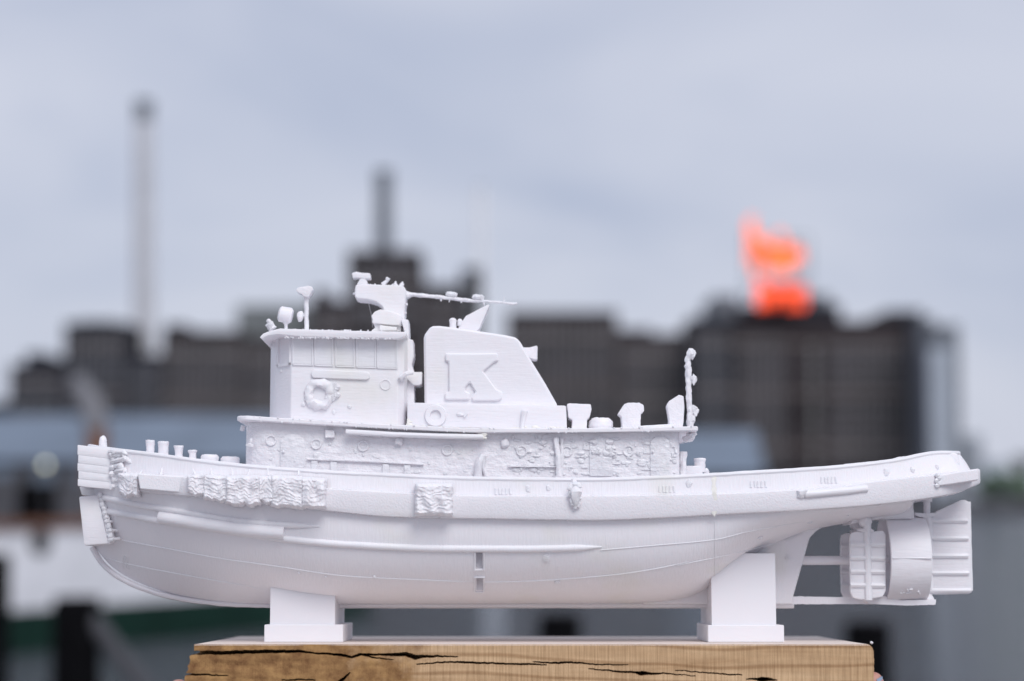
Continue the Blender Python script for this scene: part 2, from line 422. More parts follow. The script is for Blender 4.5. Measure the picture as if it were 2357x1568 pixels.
D = 500
building('refinery_block', 'dark brick block with small roof turret at the far end of the skyline', D, [
    ('wall', 22, 142, 838, M_BRICK2, 0, [(28, 138, 860, 1010, 8, 6, M_GLASS)]),
    ('turret', 58, 98, 812, M_BRICK2, .3, []), ('lean_to', -30, 24, 925, M_BRICK2, .6, [])])
building('refinery_block', 'dark square brick block just beside the tall pale chimney', D, [
    ('wall', 148, 292, 742, M_BRICK2, 0, [(156, 286, 765, 1005, 8, 9, M_GLASS)]), ('roof_house', 180, 262, 738, M_BRICK2, 1, []),
    ('link_wall', 292.5, 372, 815, M_BRICK2, .4, [(298, 368, 835, 1005, 5, 6, M_GLASS)])])
building('refinery_block', 'brown brick block under a grey panelled rooftop storey', D, [
    ('wall', 373, 560, 760, M_BRICK, 0, [(380, 555, 785, 1010, 11, 8, M_GLASS)]), ('roof_house', 380, 425, 746, M_BRICK, .5, []),
    ('wing', 560.5, 715, 775, M_BRICK, .4, [(566, 710, 795, 1010, 9, 8, M_GLASS)]),
    ('panel_storey', 545, 716, 703, M_GREYWALL, 3, [])])
building('refinery_tower', 'stepped dark brick tower with a grey stack on its roof', D - 6, [
    ('tower_wall', 800, 968, 576, M_BRICK, 0, [(808, 960, 600, 760, 8, 5, M_GLASS)]),
    ('shoulder', 716, 799.5, 690, M_BRICK, .4, [(722, 795, 710, 990, 5, 9, M_GLASS)]), ('turret', 722, 752, 668, M_BRICK, 1.4, []),
    ('shoulder', 968.5, 1062, 655, M_BRICK, .4, [(972, 1058, 680, 990, 6, 10, M_GLASS)]),
    ('stair_tower', 1062.5, 1106, 617, M_BRICK2, .2, [(1072, 1098, 640, 990, 1, 11, M_GLASS2)])])
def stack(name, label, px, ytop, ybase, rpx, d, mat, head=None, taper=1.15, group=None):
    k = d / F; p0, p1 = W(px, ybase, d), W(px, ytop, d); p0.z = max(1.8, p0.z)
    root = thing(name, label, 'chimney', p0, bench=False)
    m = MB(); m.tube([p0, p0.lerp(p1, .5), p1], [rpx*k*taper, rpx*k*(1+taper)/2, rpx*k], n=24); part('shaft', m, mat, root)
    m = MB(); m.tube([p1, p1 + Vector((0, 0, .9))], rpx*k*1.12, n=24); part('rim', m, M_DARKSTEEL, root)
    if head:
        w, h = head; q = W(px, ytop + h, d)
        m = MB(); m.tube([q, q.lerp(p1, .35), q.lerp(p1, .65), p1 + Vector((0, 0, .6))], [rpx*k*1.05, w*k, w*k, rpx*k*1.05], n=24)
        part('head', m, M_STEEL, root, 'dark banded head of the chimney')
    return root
stack('chimney', 'very tall pale concrete chimney with a dark head', 331, 242, 1000, 19, D + 25, M_CONC, (20, 36), 1.3)
stack('roof_stack', 'short grey steel stack rising from the brick tower roof', 883, 402, 600, 18, D + 6, M_STEEL, (20, 20), 1.1)
stack('chimney', 'faint slim chimney far behind the brick tower', 1107, 432, 900, 8, 2600, plain('haze_tinted_stack', (.90, .90, .92), .9, .02, .01), None, 1.1)  # near-white colour stands in for the haze over this distant stack

building('refinery_warehouse', 'long brown brick warehouse behind the model funnel', D - 8, [
    ('wall', 1166, 1422, 716, M_BRICK, 0, [(1172, 1418, 740, 1000, 14, 9, M_GLASS)]),
    ('wing', 1422.5, 1592, 768, M_BRICK, .5, [(1428, 1588, 788, 1010, 10, 8, M_GLASS)]), ('parapet', 1425, 1500, 757, M_BRICK, 2, [])])
building('refinery_main_building', 'large dark brick building carrying the red rooftop sign', D - 20, [
    ('wall', 1690, 2132, 738, M_BRICK, 0, [(1700, 1800, 770, 1080, 6, 11, M_GLASS), (1801, 1816, 770, 1080, 1, 22, M_GLASS),
                                          (1860, 1885, 790, 1080, 1, 14, M_GLASS2), (1905, 2120, 790, 1080, 12, 11, M_GLASS)]),
    ('wing', 1590, 1689.5, 730, M_BRICK2, .5, [(1596, 1684, 760, 1080, 6, 11, M_GLASS)]),
    ('wing_roof_house', 1640, 1700, 680, M_STEEL, 4, []),
    ('roof_storey', 1702, 1935, 702, M_BRICK2, 3, []), ('corner_turret', 2042, 2122, 714, M_BRICK2, .3, []),
    ('roof_plant', 1862, 1912, 678, M_STEEL, 6, [])])
# rooftop neon sign on its lattice
M_NEON, nt, b = new_mat('red_neon')
b.inputs['Base Color'].default_value = (.3, .02, .01, 1); b.inputs['Emission Color'].default_value = (1.0, .10, .03, 1); b.inputs['Emission Strength'].default_value = 1.25
M_NEON2 = M_NEON.copy(); M_NEON2.name = 'orange_neon'; M_NEON2.node_tree.nodes['Principled BSDF'].inputs['Emission Color'].default_value = (1.0, .17, .04, 1)
SD = D - 22
sg = thing('rooftop_sign', 'glowing red-orange letter sign on the refinery roof', 'sign', W(1790, 702, SD), bench=False)
kk = SD / F
fr = MB()
for x in (1716, 1752, 1790, 1826, 1862): fr.tube([W(x, 706, SD + 1.2), W(x, 530 if x < 1750 else 545, SD + 1.2)], .18, n=6)
for y in (540, 590, 640, 690): fr.tube([W(1716, y, SD + 1.2), W(1862, y + 6, SD + 1.2)], .14, n=6)
for x0, x1 in ((1716, 1752), (1752, 1790), (1790, 1826), (1826, 1862)):
    fr.tube([W(x0, 690, SD + 1.2), W(x1, 596, SD + 1.2)], .12, n=6)
part('lattice', fr, M_DARKSTEEL, sg)
for x0, x1, y0, y1 in ((1746, 1854, 650, 706), (1738, 1844, 560, 608)):
    a, b2 = W(x0, y1, SD + .7), W(x1, y0, SD + .7); q = MB(); q.box((a.x, SD + .7, a.z), (b2.x, SD + .95, b2.z)); part('letter_backing', q, M_DARKSTEEL, sg, smooth=None)  # dark panels added to block the bright sky between the letters
def word(txt, corners, mat, slope):
    """raised letters fitted into a slanted box (picture measure)"""
    x0, x1, yt, yb = corners
    for i, ch in enumerate(txt):
        cu = bpy.data.curves.new('t', 'FONT'); cu.body = ch; cu.extrude = .03; cu.offset = .15
        o = bpy.data.objects.new('t', cu); COL.objects.link(o); bpy.context.view_layer.update()
        me = bpy.data.meshes.new_from_object(o.evaluated_get(bpy.context.evaluated_depsgraph_get()))
        bpy.data.objects.remove(o); bpy.data.curves.remove(cu)
        xs = [v.co.x for v in me.vertices]; ys = [v.co.y for v in me.vertices]
        w = (x1 - x0) / len(txt); cap = ch.isupper()
        a0 = x0 + i*w; dy = slope * (i + .5) / len(txt)
        h0 = yt + dy + (0 if cap or ch in 'di' else (yb - yt)*.22); h1 = yb + dy*.25
        for v in me.vertices:
            fx = (v.co.x - min(xs)) / (max(xs) - min(xs)); fy = (v.co.y - min(ys)) / (max(ys) - min(ys))
            p = W(a0 + w*(-.03 + 1.06*fx), h1 + (h0 - h1)*fy, SD); p.y -= v.co.z * 8
            v.co = p - BASE
        me.materials.clear(); me.materials.append(mat)
        for pl in me.polygons: pl.material_index = 0
        q = bpy.data.objects.new('letter', me); COL.objects.link(q); q.parent = sg
word('Domino', (1722, 1848, 512, 620), M_NEON2, 34)
word('Sugars', (1742, 1856, 640, 710), M_NEON, 4)
m = MB(); m.tube([W(1735, 500, SD), W(1722, 515, SD), W(1728, 560, SD), W(1742, 640, SD)], .55, n=8); part('border_tube', m, M_NEON2, sg)

building('conveyor_tower', 'pale steel silo tower with dark conveyor head beside the refinery', D - 40, [
    ('silo', 2140, 2192, 800, M_PALEWALL, 0, []), ('head_house', 2148, 2208, 748, M_STEEL, 2, []), ('gantry', 2120, 2150, 730, M_STEEL, 5, [])])
building('harbour_house', 'pale blue-grey building low on the far bank', D - 30, [
    ('wall', 2196, 2262, 1002, M_PALEWALL, 0, [(2200, 2258, 1020, 1130, 5, 4, M_GLASS)]), ('annex', 2262.5, 2320, 1060, M_PALEWALL, 1, [])])
def shed(label, px0, px1, yridge, yeave, d, depth):
    a, b2 = W(px0, yeave, d), W(px1, yeave, d); r = W(px0, yridge, d).z
    root = thing('waterfront_shed', label, 'shed', ((a.x + b2.x)/2, d, 1.2), bench=False, group='sheds on the far quay')
    m = MB(); m.box((a.x, d, 1.2), (b2.x, d + depth, a.z)); part('wall', m, M_QUAY, root, smooth=None)
    m = MB(); o = .8
    m.add([(a.x-o, d-o, a.z+.01), (b2.x+o, d-o, a.z+.01), (b2.x+o, d+depth*.5, r), (a.x-o, d+depth*.5, r), (b2.x+o, d+depth+o, a.z+.01), (a.x-o, d+depth+o, a.z+.01)],
          [(0, 1, 2, 3), (3, 2, 4, 5), (0, 3, 5), (1, 4, 2), (0, 5, 4, 1)])
    part('roof', m, M_SHED, root, smooth=None)
    n = max(2, int((b2.x - a.x) / 7)); sx = (b2.x - a.x) / n
    for i in range(n):
        dr = MB(); dr.box((a.x + sx*(i+.25), d - .08, 1.2), (a.x + sx*(i+.75), d + .2, a.z - .8)); part('door', dr, M_SHED, root, smooth=None)
    return root
shed('long low shed with blue-grey sheet roof on the far quay', -140, 640, 948, 1062, 330, 30)
shed('small blue-grey roofed shed below the red rooftop sign', 1560, 1752, 988, 1092, 360, 26)
qm = MB(); qm.box((-90, 325, -2), (400, 474, 1.2))
single('quay', qm, M_QUAY, 'stone quay edge along the far shore', None, (0, 325, 0), bench=False, kind='structure', smooth=None)

# trees on the far bank
M_LEAF = plain('leaf_green', (.17, .25, .17), .7, .4, .6)
M_LEAFD = plain('leaf_dark', (.03, .055, .035), .7, .4, .6)
M_BARK = plain('bark', (.06, .05, .04), .9, .3, 2)
def tree(label, px, ytop, hw, d, mat, seed, z0=1.2):
    rnd = random.Random(seed); top = W(px, ytop, d); k = d / F; h = top.z - z0; c = Vector((top.x, d, z0))
    root = thing('tree', label, 'tree', c, bench=False, group='trees on the far bank')
    m = MB(); m.tube([c, c + Vector((.1, 0, h*.45)), c + Vector((.25, .1, h*.8))], [h*.05, h*.035, h*.012], n=8)
    for i in range(7):
        a = rnd.uniform(0, 6.28); q = c + Vector((0, 0, h*rnd.uniform(.3, .55)))
        m.tube([q, q + Vector((math.cos(a)*hw*k*.6, math.sin(a)*hw*k*.6, h*.25))], [h*.018, h*.006], n=5)
    part('trunk', m, M_BARK, root)
    cl = [(Vector((rnd.uniform(-.75, .75)*hw*k, rnd.uniform(-.75, .75)*hw*k, h*rnd.uniform(.38, .88))), hw*k*rnd.uniform(.25, .5)) for _ in range(13)]
    m = MB()
    for i in range(2600):
        cc, r = rnd.choice(cl); dd = Vector((rnd.gauss(0, 1), rnd.gauss(0, 1), rnd.gauss(0, .8))).normalized() * r * rnd.random()**.4
        p = c + cc + dd; s = rnd.uniform(.18, .36)
        u = Vector((rnd.gauss(0, 1), rnd.gauss(0, 1), rnd.gauss(0, 1))).normalized(); w = u.orthogonal().normalized()
        m.add([p - u*s, p + w*s*.5, p + u*s, p - w*s*.5], [(0, 1, 2, 3)])
    o = bpy.data.objects.new('crown', None) if False else None
    me = bpy.data.meshes.new('crown'); me.from_pydata([v - BASE for v in m.v], [], m.f); me.materials.append(mat)
    o = bpy.data.objects.new('crown', me); COL.objects.link(o); o.parent = root
tree('round light green tree on the bank beyond the rudder', 2296, 1088, 42, 335, M_LEAF, 1)
tree('light green tree cut by the picture edge on the far bank', 2352, 1098, 40, 330, M_LEAF, 2)
tree('tall dark tree behind the light green bank trees', 2352, 1040, 26, 372, M_LEAFD, 3)
tree('small dark tree at the shore edge beside the green trees', 2262, 1108, 22, 345, M_LEAFD, 4)

# moored vessel and mooring piles
M_HWHITE = plain('vessel_white', (.84, .84, .88), .5, .1, .8)
M_HGREEN = plain('vessel_green', (.012, .045, .032), .5, .3, .8)
M_RAIL = plain('varnished_rail', (.22, .105, .065), .5, .3, 2)
M_DGREY = plain('deck_grey', (.09, .09, .10), .7, .3, 1)
M_BLUEG = plain('cabin_bluegrey', (.20, .24, .29), .6, .2, 1)
M_PILE = plain('tarred_pile', (.005, .005, .006), .9, .4, 6, .05)
M_HOLE = plain('hawse_iron', (.02, .018, .02), .7, .3, 6)
A0 = Vector((-12.6, 48.0, 0)); B0 = Vector((-2.2, 65.0, 0)); ax = (B0 - A0).normalized(); sd_ = Vector((ax.y, -ax.x, 0))   # side facing the camera
A1 = A0 - ax * 9
vess = thing('moored_vessel', 'white moored ship with dark green lower hull and brown rail', 'ship', (A0 + B0) / 2, bench=False)
Lv = (B0 - A1).length
def vpt(s, o, z): return A1 + ax * s - sd_ * o + Vector((0, 0, z))
def vloft(rows, mat, name, n=30):
    m = MB(); cols = []
    for i in range(n + 1):
        s = Lv * i / n; t = i / n
        inset = 2.6 * max(0, (t - .70) / .30)**2.2
        cols.append([vpt(s, o + inset + (0 if z > 1 else .25*(1 - z)), z + .5*max(0, t - .6)*(z > 2)) for o, z in rows])
    k = len(rows)
    vs = [p for c in cols for p in c]; fs = []
    for i in range(n):
        for j in range(k - 1): fs.append((i*k + j, (i+1)*k + j, (i+1)*k + j + 1, i*k + j + 1))
        fs.append((i*k + k - 1, (i+1)*k + k - 1, (i+1)*k, i*k))
    fs.append(tuple(range(k - 1, -1, -1))); fs.append(tuple(n*k + j for j in range(k)))
    m.add(vs, fs); return part(name, m, mat, vess)
vloft([(.15, -.8), (.05, 0), (0, 1.06), (5.2, 1.06), (5.0, -.8)], M_HGREEN, 'lower_hull')
vloft([(-.02, 1.07), (-.04, 2.0), (0, 3.05), (.12, 3.05), (5.1, 2.6), (5.2, 1.07)], M_HWHITE, 'upper_hull')
vloft([(-.12, 3.06), (-.12, 3.26), (.2, 3.26), (.2, 3.06)], M_RAIL, 'cap_rail')
def vhit(px, py):                # where a sight line meets the vessel's side
    d = W(px, py, 10.0) - Vector((0, 0, EYE)); o = Vector((0, 0, EYE)); nrm = sd_
    t = (A0 - o).dot(nrm) / d.dot(nrm); return o + d * t
h_ = vhit(90, 1248)
m = MB(); m.tube([h_ - sd_*.05, h_ + sd_*.10], .30, n=20); hh = part('hawse_hole', m, M_HOLE, vess)
def vbox(px0, px1, y0, y1, o0, o1, mat, name):
    a, c = vhit(px0, y1), vhit(px1, y1); zt = vhit((px0 + px1)/2, y0).z
    s0, s1 = (a - A1).dot(ax), (c - A1).dot(ax); m = MB()
    pts = [vpt(s0, o0, 0), vpt(s1, o0, 0), vpt(s1, o1, 0), vpt(s0, o1, 0)]
    m.plan([(p.x, p.y) for p in pts], 2.7, zt); return part(name, m, mat, vess, smooth=None)
cab = vbox(-120, 120, 1098, 1190, 1.2, 3.8, M_DGREY, 'deck_cabin')
vbox(140, 196, 1112, 1190, 1.0, 1.8, M_PILE, 'deck_locker')
vbox(230, 560, 1120, 1190, 1.4, 3.6, M_DGREY, 'deck_hatch')
m = MB(); p0 = vhit(318, 1195); p0 = p0 - sd_*1.5; p1 = p0.copy(); p1.z = vhit(318, 962).z
m.tube([p0, p1], [.34, .28], n=14); part('mast', m, M_RAIL, vess)
m = MB(); m.tube([p1 - Vector((0, 0, .3)), p1 + Vector((-.2, 0, .5)), p1 + Vector((-.62, .1, 1.05))], [.34, .32, .22], n=12); part('furled_boom', m, plain('canvas_grey', (.24, .24, .26), .9, .2, 2), vess)
M_LAMP, nt, b = new_mat('deck_lamp'); b.inputs['Emission Color'].default_value = (1.0, 1.0, .72, 1); b.inputs['Emission Strength'].default_value = 1.5; b.inputs['Base Color'].default_value = (.8, .8, .7, 1)
lp = vhit(125, 1070) - sd_ * .3
m = MB(); m.blob(lp, .07, n=12, jit=0); part('deck_lamp', m, M_LAMP, vess, 'small lit lamp above the cabin roof')
m = MB(); m.tube([lp - Vector((0, 0, .07)), Vector((lp.x, lp.y, 3.0))], .018, n=6); part('lamp_post', m, M_DGREY, vess)

def pile(label, px, ytop, wpx, d):
    p = W(px, ytop, d); r = wpx / 2 * d / F
    m = MB(); m.tube([(p.x, d, -1.5), (p.x, d, p.z - .05), (p.x, d, p.z)], [r*1.06, r, r*.93], n=20)
    q = MB(); q.tube([(p.x, d, p.z), (p.x, d, p.z + .012)], r*.96, n=20)
    root = thing('mooring_pile', label, 'pile', (p.x, d, 0), bench=False, group='dark mooring piles by the pier')
    part('post', m, M_PILE, root); part('pile_cap', q, M_PILE, root); return p, r, root
pile('black mooring pile cut off by the picture edge before the white ship', -26, 1280, 100, 15.0)
pA, rA, rootA = pile('black mooring pile with a slanting brace before the green hull', 178, 1378, 112, 16.5)
m = MB(); m.tube([pA + Vector((rA*.5, -.05, -.12)), pA + Vector((.75, -.2, -.9))], .075, n=10); part('brace', m, M_QUAY, rootA)
pile('black mooring pile seen between the two model stands', 1288, 1416, 100, 19.0)
pile('black mooring pile behind the end of the timber', 1996, 1434, 108, 17.0)

# =================================================================== TIMBER
front_top = lambda x: V(1178, 1484, D0).z
ZT = V(1178, 1483.5, D0).z
XL, XR = V(447, 1483, D0).x, V(2011, 1490, D0).x
BH, BD = .072, .243
STAIN_X = V(905, 1500, D0).x + .13 - (XL + XR) / 2
cracks = []
def crk(fn, pts, ws, k=1.0): cracks.append(([fn(*p) for p in pts], [w * .34 * k * 1.2 for w in ws]))
crk(B3, [(185,95),(420,93),(680,85),(900,85),(1020,97),(1130,102),(1220,112),(1275,125),(1330,105),(1450,105),(1560,108),(1640,105),(1700,125),(1760,118),(1880,118),(1990,122)],
    [20,18,18,14,6,10,14,10,12,8,16,22,26,14,8,3])
crk(B3, [(1330,105),(1420,125),(1550,142)], [8, 6, 2])
crk(B3, [(1715,172),(1800,165),(1900,158),(2050,157),(2200,165),(2357,172),(2450,172),(2590,176)], [4,5,7,10,8,8,9,3])
crk(B4, [(140,148),(300,155),(380,150),(520,162),(640,165),(740,165)], [4,10,8,5,4,2])
crk(B4, [(490,190),(700,210),(790,215),(830,222),(880,222),(960,220),(1170,237)], [3,8,10,24,12,6,2])
crk(B4, [(1050,200),(1300,222),(1400,228),(1470,230)], [3,5,6,3])
crk(B4, [(1500,258),(1560,258),(1600,258),(1690,265)], [4,10,28,4])
crk(B3, [(1258,228),(1225,262),(1190,290)], [3,10,15])
crk(B3, [(175,240),(300,243),(430,247)], [10,7,3]); crk(B3, [(800,280),(900,277),(1020,279)], [4,6,4])
NXB, NZB = 760, 150
xs = np.linspace(0, 1, NXB); zs = np.concatenate([np.linspace(0, .031, 132), np.linspace(.0325, BH, NZB - 132)])
gx = XL + (XR - XL) * xs[None, :].repeat(NZB, 0); gz = ZT - zs[:, None].repeat(NXB, 1)
px = CX + (gx / D0) * F * (math.cos(TA) + 0)  # picture measure of each grid point
cosT, sinT = math.cos(TA), math.sin(TA)
dep = D0 * cosT + gz * sinT; upc = -D0 * sinT + gz * cosT
px = CX + gx / dep * F; py = CY - upc / dep * F
depth = np.zeros_like(gx)
nzx = np.interp(np.arange(NXB), np.arange(0, NXB, 4), np.random.RandomState(3).uniform(-1, 1, len(range(0, NXB, 4))))
nzf = np.random.RandomState(5).uniform(-1, 1, NXB)
for P, Wd in cracks:
    P = np.array(P); cyl = np.interp(px[0], P[:, 0][np.argsort(P[:, 0])], P[:, 1][np.argsort(P[:, 0])])
    best = np.full_like(gx, 1e9); wid = np.zeros_like(gx)
    for i in range(len(P) - 1):
        a, b_ = P[i], P[i+1]; ab = b_ - a; L2 = (ab**2).sum()
        t = np.clip(((px - a[0])*ab[0] + (py - a[1])*ab[1]) / L2, 0, 1)
        dx, dy_ = px - (a[0] + t*ab[0]), py - (a[1] + t*ab[1]) + .9*nzx[None, :] + .5*nzf[None, :]
        dist = np.hypot(dx, dy_); w = Wd[i] + (Wd[i+1] - Wd[i])*t; rel = dist - w/2*1.0
        up = rel < best - 0; best = np.where(up, rel, best); wid = np.where(up, w, wid)
    inside = np.clip((.35 - best) / .9, 0, 1)
    depth = np.maximum(depth, inside * np.minimum(.034, .010 + wid * .0035))
rs_ = np.random.RandomState(11)
rowsn = np.interp(np.arange(NZB), np.arange(0, NZB, 6), rs_.uniform(-1, 1, len(range(0, NZB, 6))))
tt = (gx - XL) / (XR - XL)
rough_l = np.clip(1 - tt / .42, 0, 1)
fld = np.zeros_like(gx)
for i in range(NZB):
    for j in range(0, NXB):
        fld[i, j] = noise.noise(Vector((gx[i, j]*60, 1.3, gz[i, j]*260))) if i < 132 else 0
surf = depth + (.0002 + .0007 * rough_l) * (fld + .1*rs_.uniform(-1, 1, fld.shape))
surf = np.where(zs[:, None] < .0006, .0006, surf); 
endl = -np.clip(zs, 0, .05) * .20 + .0008*rowsn + .0012*np.exp(-((zs - .0065)/.0015)**2)       # ragged sloping end
endl = np.where(zs < .005, .0015*rowsn*0, endl - .001)
endr = .00015*rowsn - .0035*np.exp(-zs/.0018) - np.clip(zs - .011, 0, .05)*.03
X = gx + endl[:, None]*np.clip(1 - tt/.05, 0, 1) + endr[:, None]*np.clip((tt - .97)/.03, 0, 1)
cen = Vector(((XL + XR)/2, D0 + BD/2, ZT - BH))
tm = MB(); vs_ = []
for i in range(NZB):
    for j in range(NXB): vs_.append(Vector((X[i, j], D0 + surf[i, j], gz[i, j])))
fs_ = [(i*NXB + j, (i+1)*NXB + j, (i+1)*NXB + j + 1, i*NXB + j + 1) for i in range(NZB - 1) for j in range(NXB - 1)]
nb = len(vs_)
for i in range(NZB):              # back edge of both ends, then top / bottom / back
    vs_.append(Vector((X[i, 0], D0 + BD, gz[i, 0]))); vs_.append(Vector((X[i, -1], D0 + BD, gz[i, -1])))
for i in range(NZB - 1):
    fs_.append((i*NXB, nb + 2*i, nb + 2*i + 2, (i+1)*NXB))
    fs_.append((i*NXB + NXB - 1, (i+1)*NXB + NXB - 1, nb + 2*i + 3, nb + 2*i + 1))
fs_.append(tuple(range(NXB)) + (nb + 1, nb)); fs_.append(tuple((NZB-1)*NXB + j for j in range(NXB - 1, -1, -1)) + (nb + 2*NZB - 2, nb + 2*NZB - 1))
fs_.append(tuple(nb + 2*i for i in range(NZB)) + tuple(nb + 2*i + 1 for i in range(NZB - 1, -1, -1)))
tm.v = vs_; tm.f = fs_
M_WOOD = wood_mat()
timber = single('timber_block', tm, M_WOOD, 'sawn wooden timber with long dark cracks carrying the model on its stands', 'timber', cen, smooth=40)
# crumbs of filament left on the wood
M_CRUMB = P_STAND
for lab, (cx_, cy_), r_ in (('tiny white plastic crumb at the end of the timber top', (2006, 1478), .0011),):
    m = MB(); c = V(cx_, cy_, D0 + .012); c.z = ZT + r_*.8; m.blob(c, r_, n=8, jit=.5, freq=900)
    single('plastic_crumb', m, M_CRUMB, lab, 'crumb', c)

# =================================================================== THE MODEL TUG
# ---- hull lines (picture measure)
zb_t = pchip([(203,1236),(211,1256),(222,1276),(240.6,1301),(273.7,1327),(326.6,1352),(392.7,1371.5),(472,1384),(554.7,1390),(621,1391.5),(1450,1389.5),(1529,1386),(1570,1381),(1608,1372),(1640,1356),(1690,1321),(1741,1287),(1800,1256),(1890,1221),(1965,1206),(2040,1195),(2094,1187),(2108,1150),(2177,1131),(2238,1107)])
ft_t = pchip([(178,1078),(316,1090),(420,1098),(560,1110),(762,1126),(958,1137.5),(1115,1143),(1362,1143),(1500,1141),(1650,1138),(1843,1127),(2051,1104),(2160,1092),(2252,1080)])
fb_t = pchip([(178,1118),(267,1128),(320,1130),(429,1139),(580,1156),(747,1173),(924,1189),(1115,1192.5),(1362,1196),(1557,1188.5),(1648,1183),(1886,1170),(2051,1155),(2177,1135),(2238,1112)])
rail_t = pchip([(178,1024),(247,1033.5),(373,1048.6),(472,1062.5),(571,1073.5),(799,1090),(1131,1103),(1362,1105),(1500,1101),(1650,1093.5),(1688,1091),(1886,1079),(2051,1062),(2187,1043),(2238,1044)])
B_t = pchip([(203,.010),(215,.020),(235,.034),(262,.046),(300,.056),(360,.066),(450,.075),(600,.082),(800,.085),(1400,.085),(1700,.082),(1900,.075),(2050,.064),(2150,.052),(2210,.038),(2238,.022)])
p_t = pchip([(203,1.15),(300,1.25),(450,1.6),(622,2.0),(800,2.5),(1400,2.5),(1608,2.4),(1800,2.2),(2238,1.8)])
q_t = pchip([(203,1.0),(300,1.15),(450,1.4),(622,1.75),(800,2.25),(1400,2.25),(1560,2.2),(1640,1.75),(1720,1.3),(1800,1.12),(1965,1.2),(2090,1.5),(2238,1.6)])
NR = 26
def station(u):
    B = B_t(u); x = V(u, 1200, YC - .7*B).x
    zk = V(u, zb_t(u), YC).z; zt = V(u, fb_t(u) - 6, YC - B).z
    if zt < zk + .004: zt = zk + .004
    p, q = p_t(u), q_t(u); rows = []
    for j in range(NR + 1):
        w = (j / NR)**1.5
        b = B * (1 - (1 - w)**p)**(1/q)
        rows.append((x, b, zk + (zt - zk)*w))
    k = max(0, (u - 2000) / 238) * 30; ur = u - k
    lean = .0015 + .004 * max(0, (u - 1700)/538)
    xr = V(ur, 1060, YC - .7*B).x; zr = V(ur, rail_t(u), YC - B + lean).z
    zd = zr - .010 if u < 2100 else zr - .008
    rows += [(x*.5 + xr*.5, B - lean*.4, zt*.45 + zr*.55), (xr, B - lean, zr), (xr, max(B - lean - .0032, .002), zr), (xr, max(B - lean - .0032, .002), zd), (xr, 0, zd)]
    return rows
US = list(np.linspace(203, 330, 22)) + list(np.linspace(345, 2000, 92)) + list(np.linspace(2012, 2238, 28))
st = [station(u) for u in US]; K = len(st[0])
def loft_hull():
    m = MB(); vs, fs = [], []
    ring = 2*K - 2
    for rows in st:
        for j in range(K): vs.append((rows[j][0], YC - rows[j][1], rows[j][2]))
        for j in range(K - 2, 0, -1): vs.append((rows[j][0], YC + rows[j][1], rows[j][2]))
    n = len(st)
    for i in range(n - 1):
        for j in range(ring): fs.append((i*ring + j, i*ring + (j+1) % ring, (i+1)*ring + (j+1) % ring, (i+1)*ring + j))
    fs.append(tuple(range(ring))); fs.append(tuple((n-1)*ring + j for j in range(ring - 1, -1, -1)))
    return m.add(vs, fs)
hull_mb = loft_hull()
bvh = BVHTree.FromPolygons([v.copy() for v in hull_mb.v], hull_mb.f)
def hit(px_, py_, dflt=None):
    d = V(px_, py_, 1.0).normalized(); r = bvh.ray_cast(Vector((0, 0, 0)), d)
    if r[0] is None: return V(px_, py_, dflt or YC - .0108), Vector((0, -1, 0))
    n = r[1]; n = n if n.dot(d) < 0 else -n
    return r[0], n
KEELZ = V(1178, 1393, YC).z
tug = thing('model_tugboat', 'white 3D-printed model tugboat with raised letter K on its funnel', 'model boat', (V(1178, 1393, YC).x, YC, KEELZ))
def sx_(u, y, Y): return V(u, y, Y)
cut = MB()
for y0, y1 in ((1272, 1308), (1331, 1358)):
    a, c = V(1096, y0, YC - .075), V(1111, y1, YC - .075)
    ys_ = hit(1103, (y0 + y1)/2)[0].y
    cut.box((a.x, YC - .11, c.z), (c.x, ys_ + .0075, a.z))
hull_cut = boolean(hull_mb, cut)
hull = part('hull', hull_cut, P_HULL, tug, smooth=38)
# frames round the two bottom openings
for y0, y1 in ((1272, 1308), (1331, 1358)):
    m = MB(); fr_ = 3.2
    cs = [(1096 - fr_, y0 - fr_), (1111 + fr_, y0 - fr_), (1111 + fr_, y1 + fr_), (1096 - fr_, y1 + fr_)]
    pts = [hit(*c) for c in cs]; P = [p + n*.0004 for p, n in pts]
    m.tube(P + [P[0]], .0009, n=6); part('opening_frame', m, P_HULL, hull)
# keel bar along stem and bottom
m = MB(); pts = []
for u in list(np.linspace(212, 640, 40)) + list(np.linspace(660, 1826, 40)):
    y = zb_t(u) if u < 700 else 1391.5
    pts.append(V(u, y + (1.5 if u < 640 else 0.5), YC))
m.tube(pts, [.0022]*40 + [.0030]*40, n=10, jit=.0003, flat=1.6); part('keel_bar', m, P_HULL, tug)
# skeg under the rising stern
m = MB(); y0, y1 = YC - .0105, YC + .0105
m.prism([(1480,1378),(1600,1340),(1700,1290),(1780,1245),(1870,1212),(1893,1214),(1880,1222),(1864,1238),(1826,1374),(1824,1391),(1480,1391)], y0, y1)
part('skeg', m, P_HULL, tug, bevel=.004, seg=3, smooth=50)
m = MB(); m.prism([(1815,1373),(2010,1376),(2012,1391),(1815,1391)], YC - .006, YC + .006, jit=.7); part('heel_bar', m, P_HULL, tug, smooth=45)
m = MB(); m.prism([(1990,1381),(2035,1372),(2075,1382),(2155,1380),(2153,1392),(2090,1394),(2000,1390)], YC - .014, YC + .014, jit=.8); part('sole_plate', m, P_SMOOTH, tug, smooth=45)
# thrust housing above the nozzle
m = MB(); m.prism([(1955,1208),(1965,1190),(2104,1150),(2104,1190),(2035,1194)], YC - .019, YC + .019); part('stern_post', m, P_HULL, tug, bevel=.003, smooth=45)

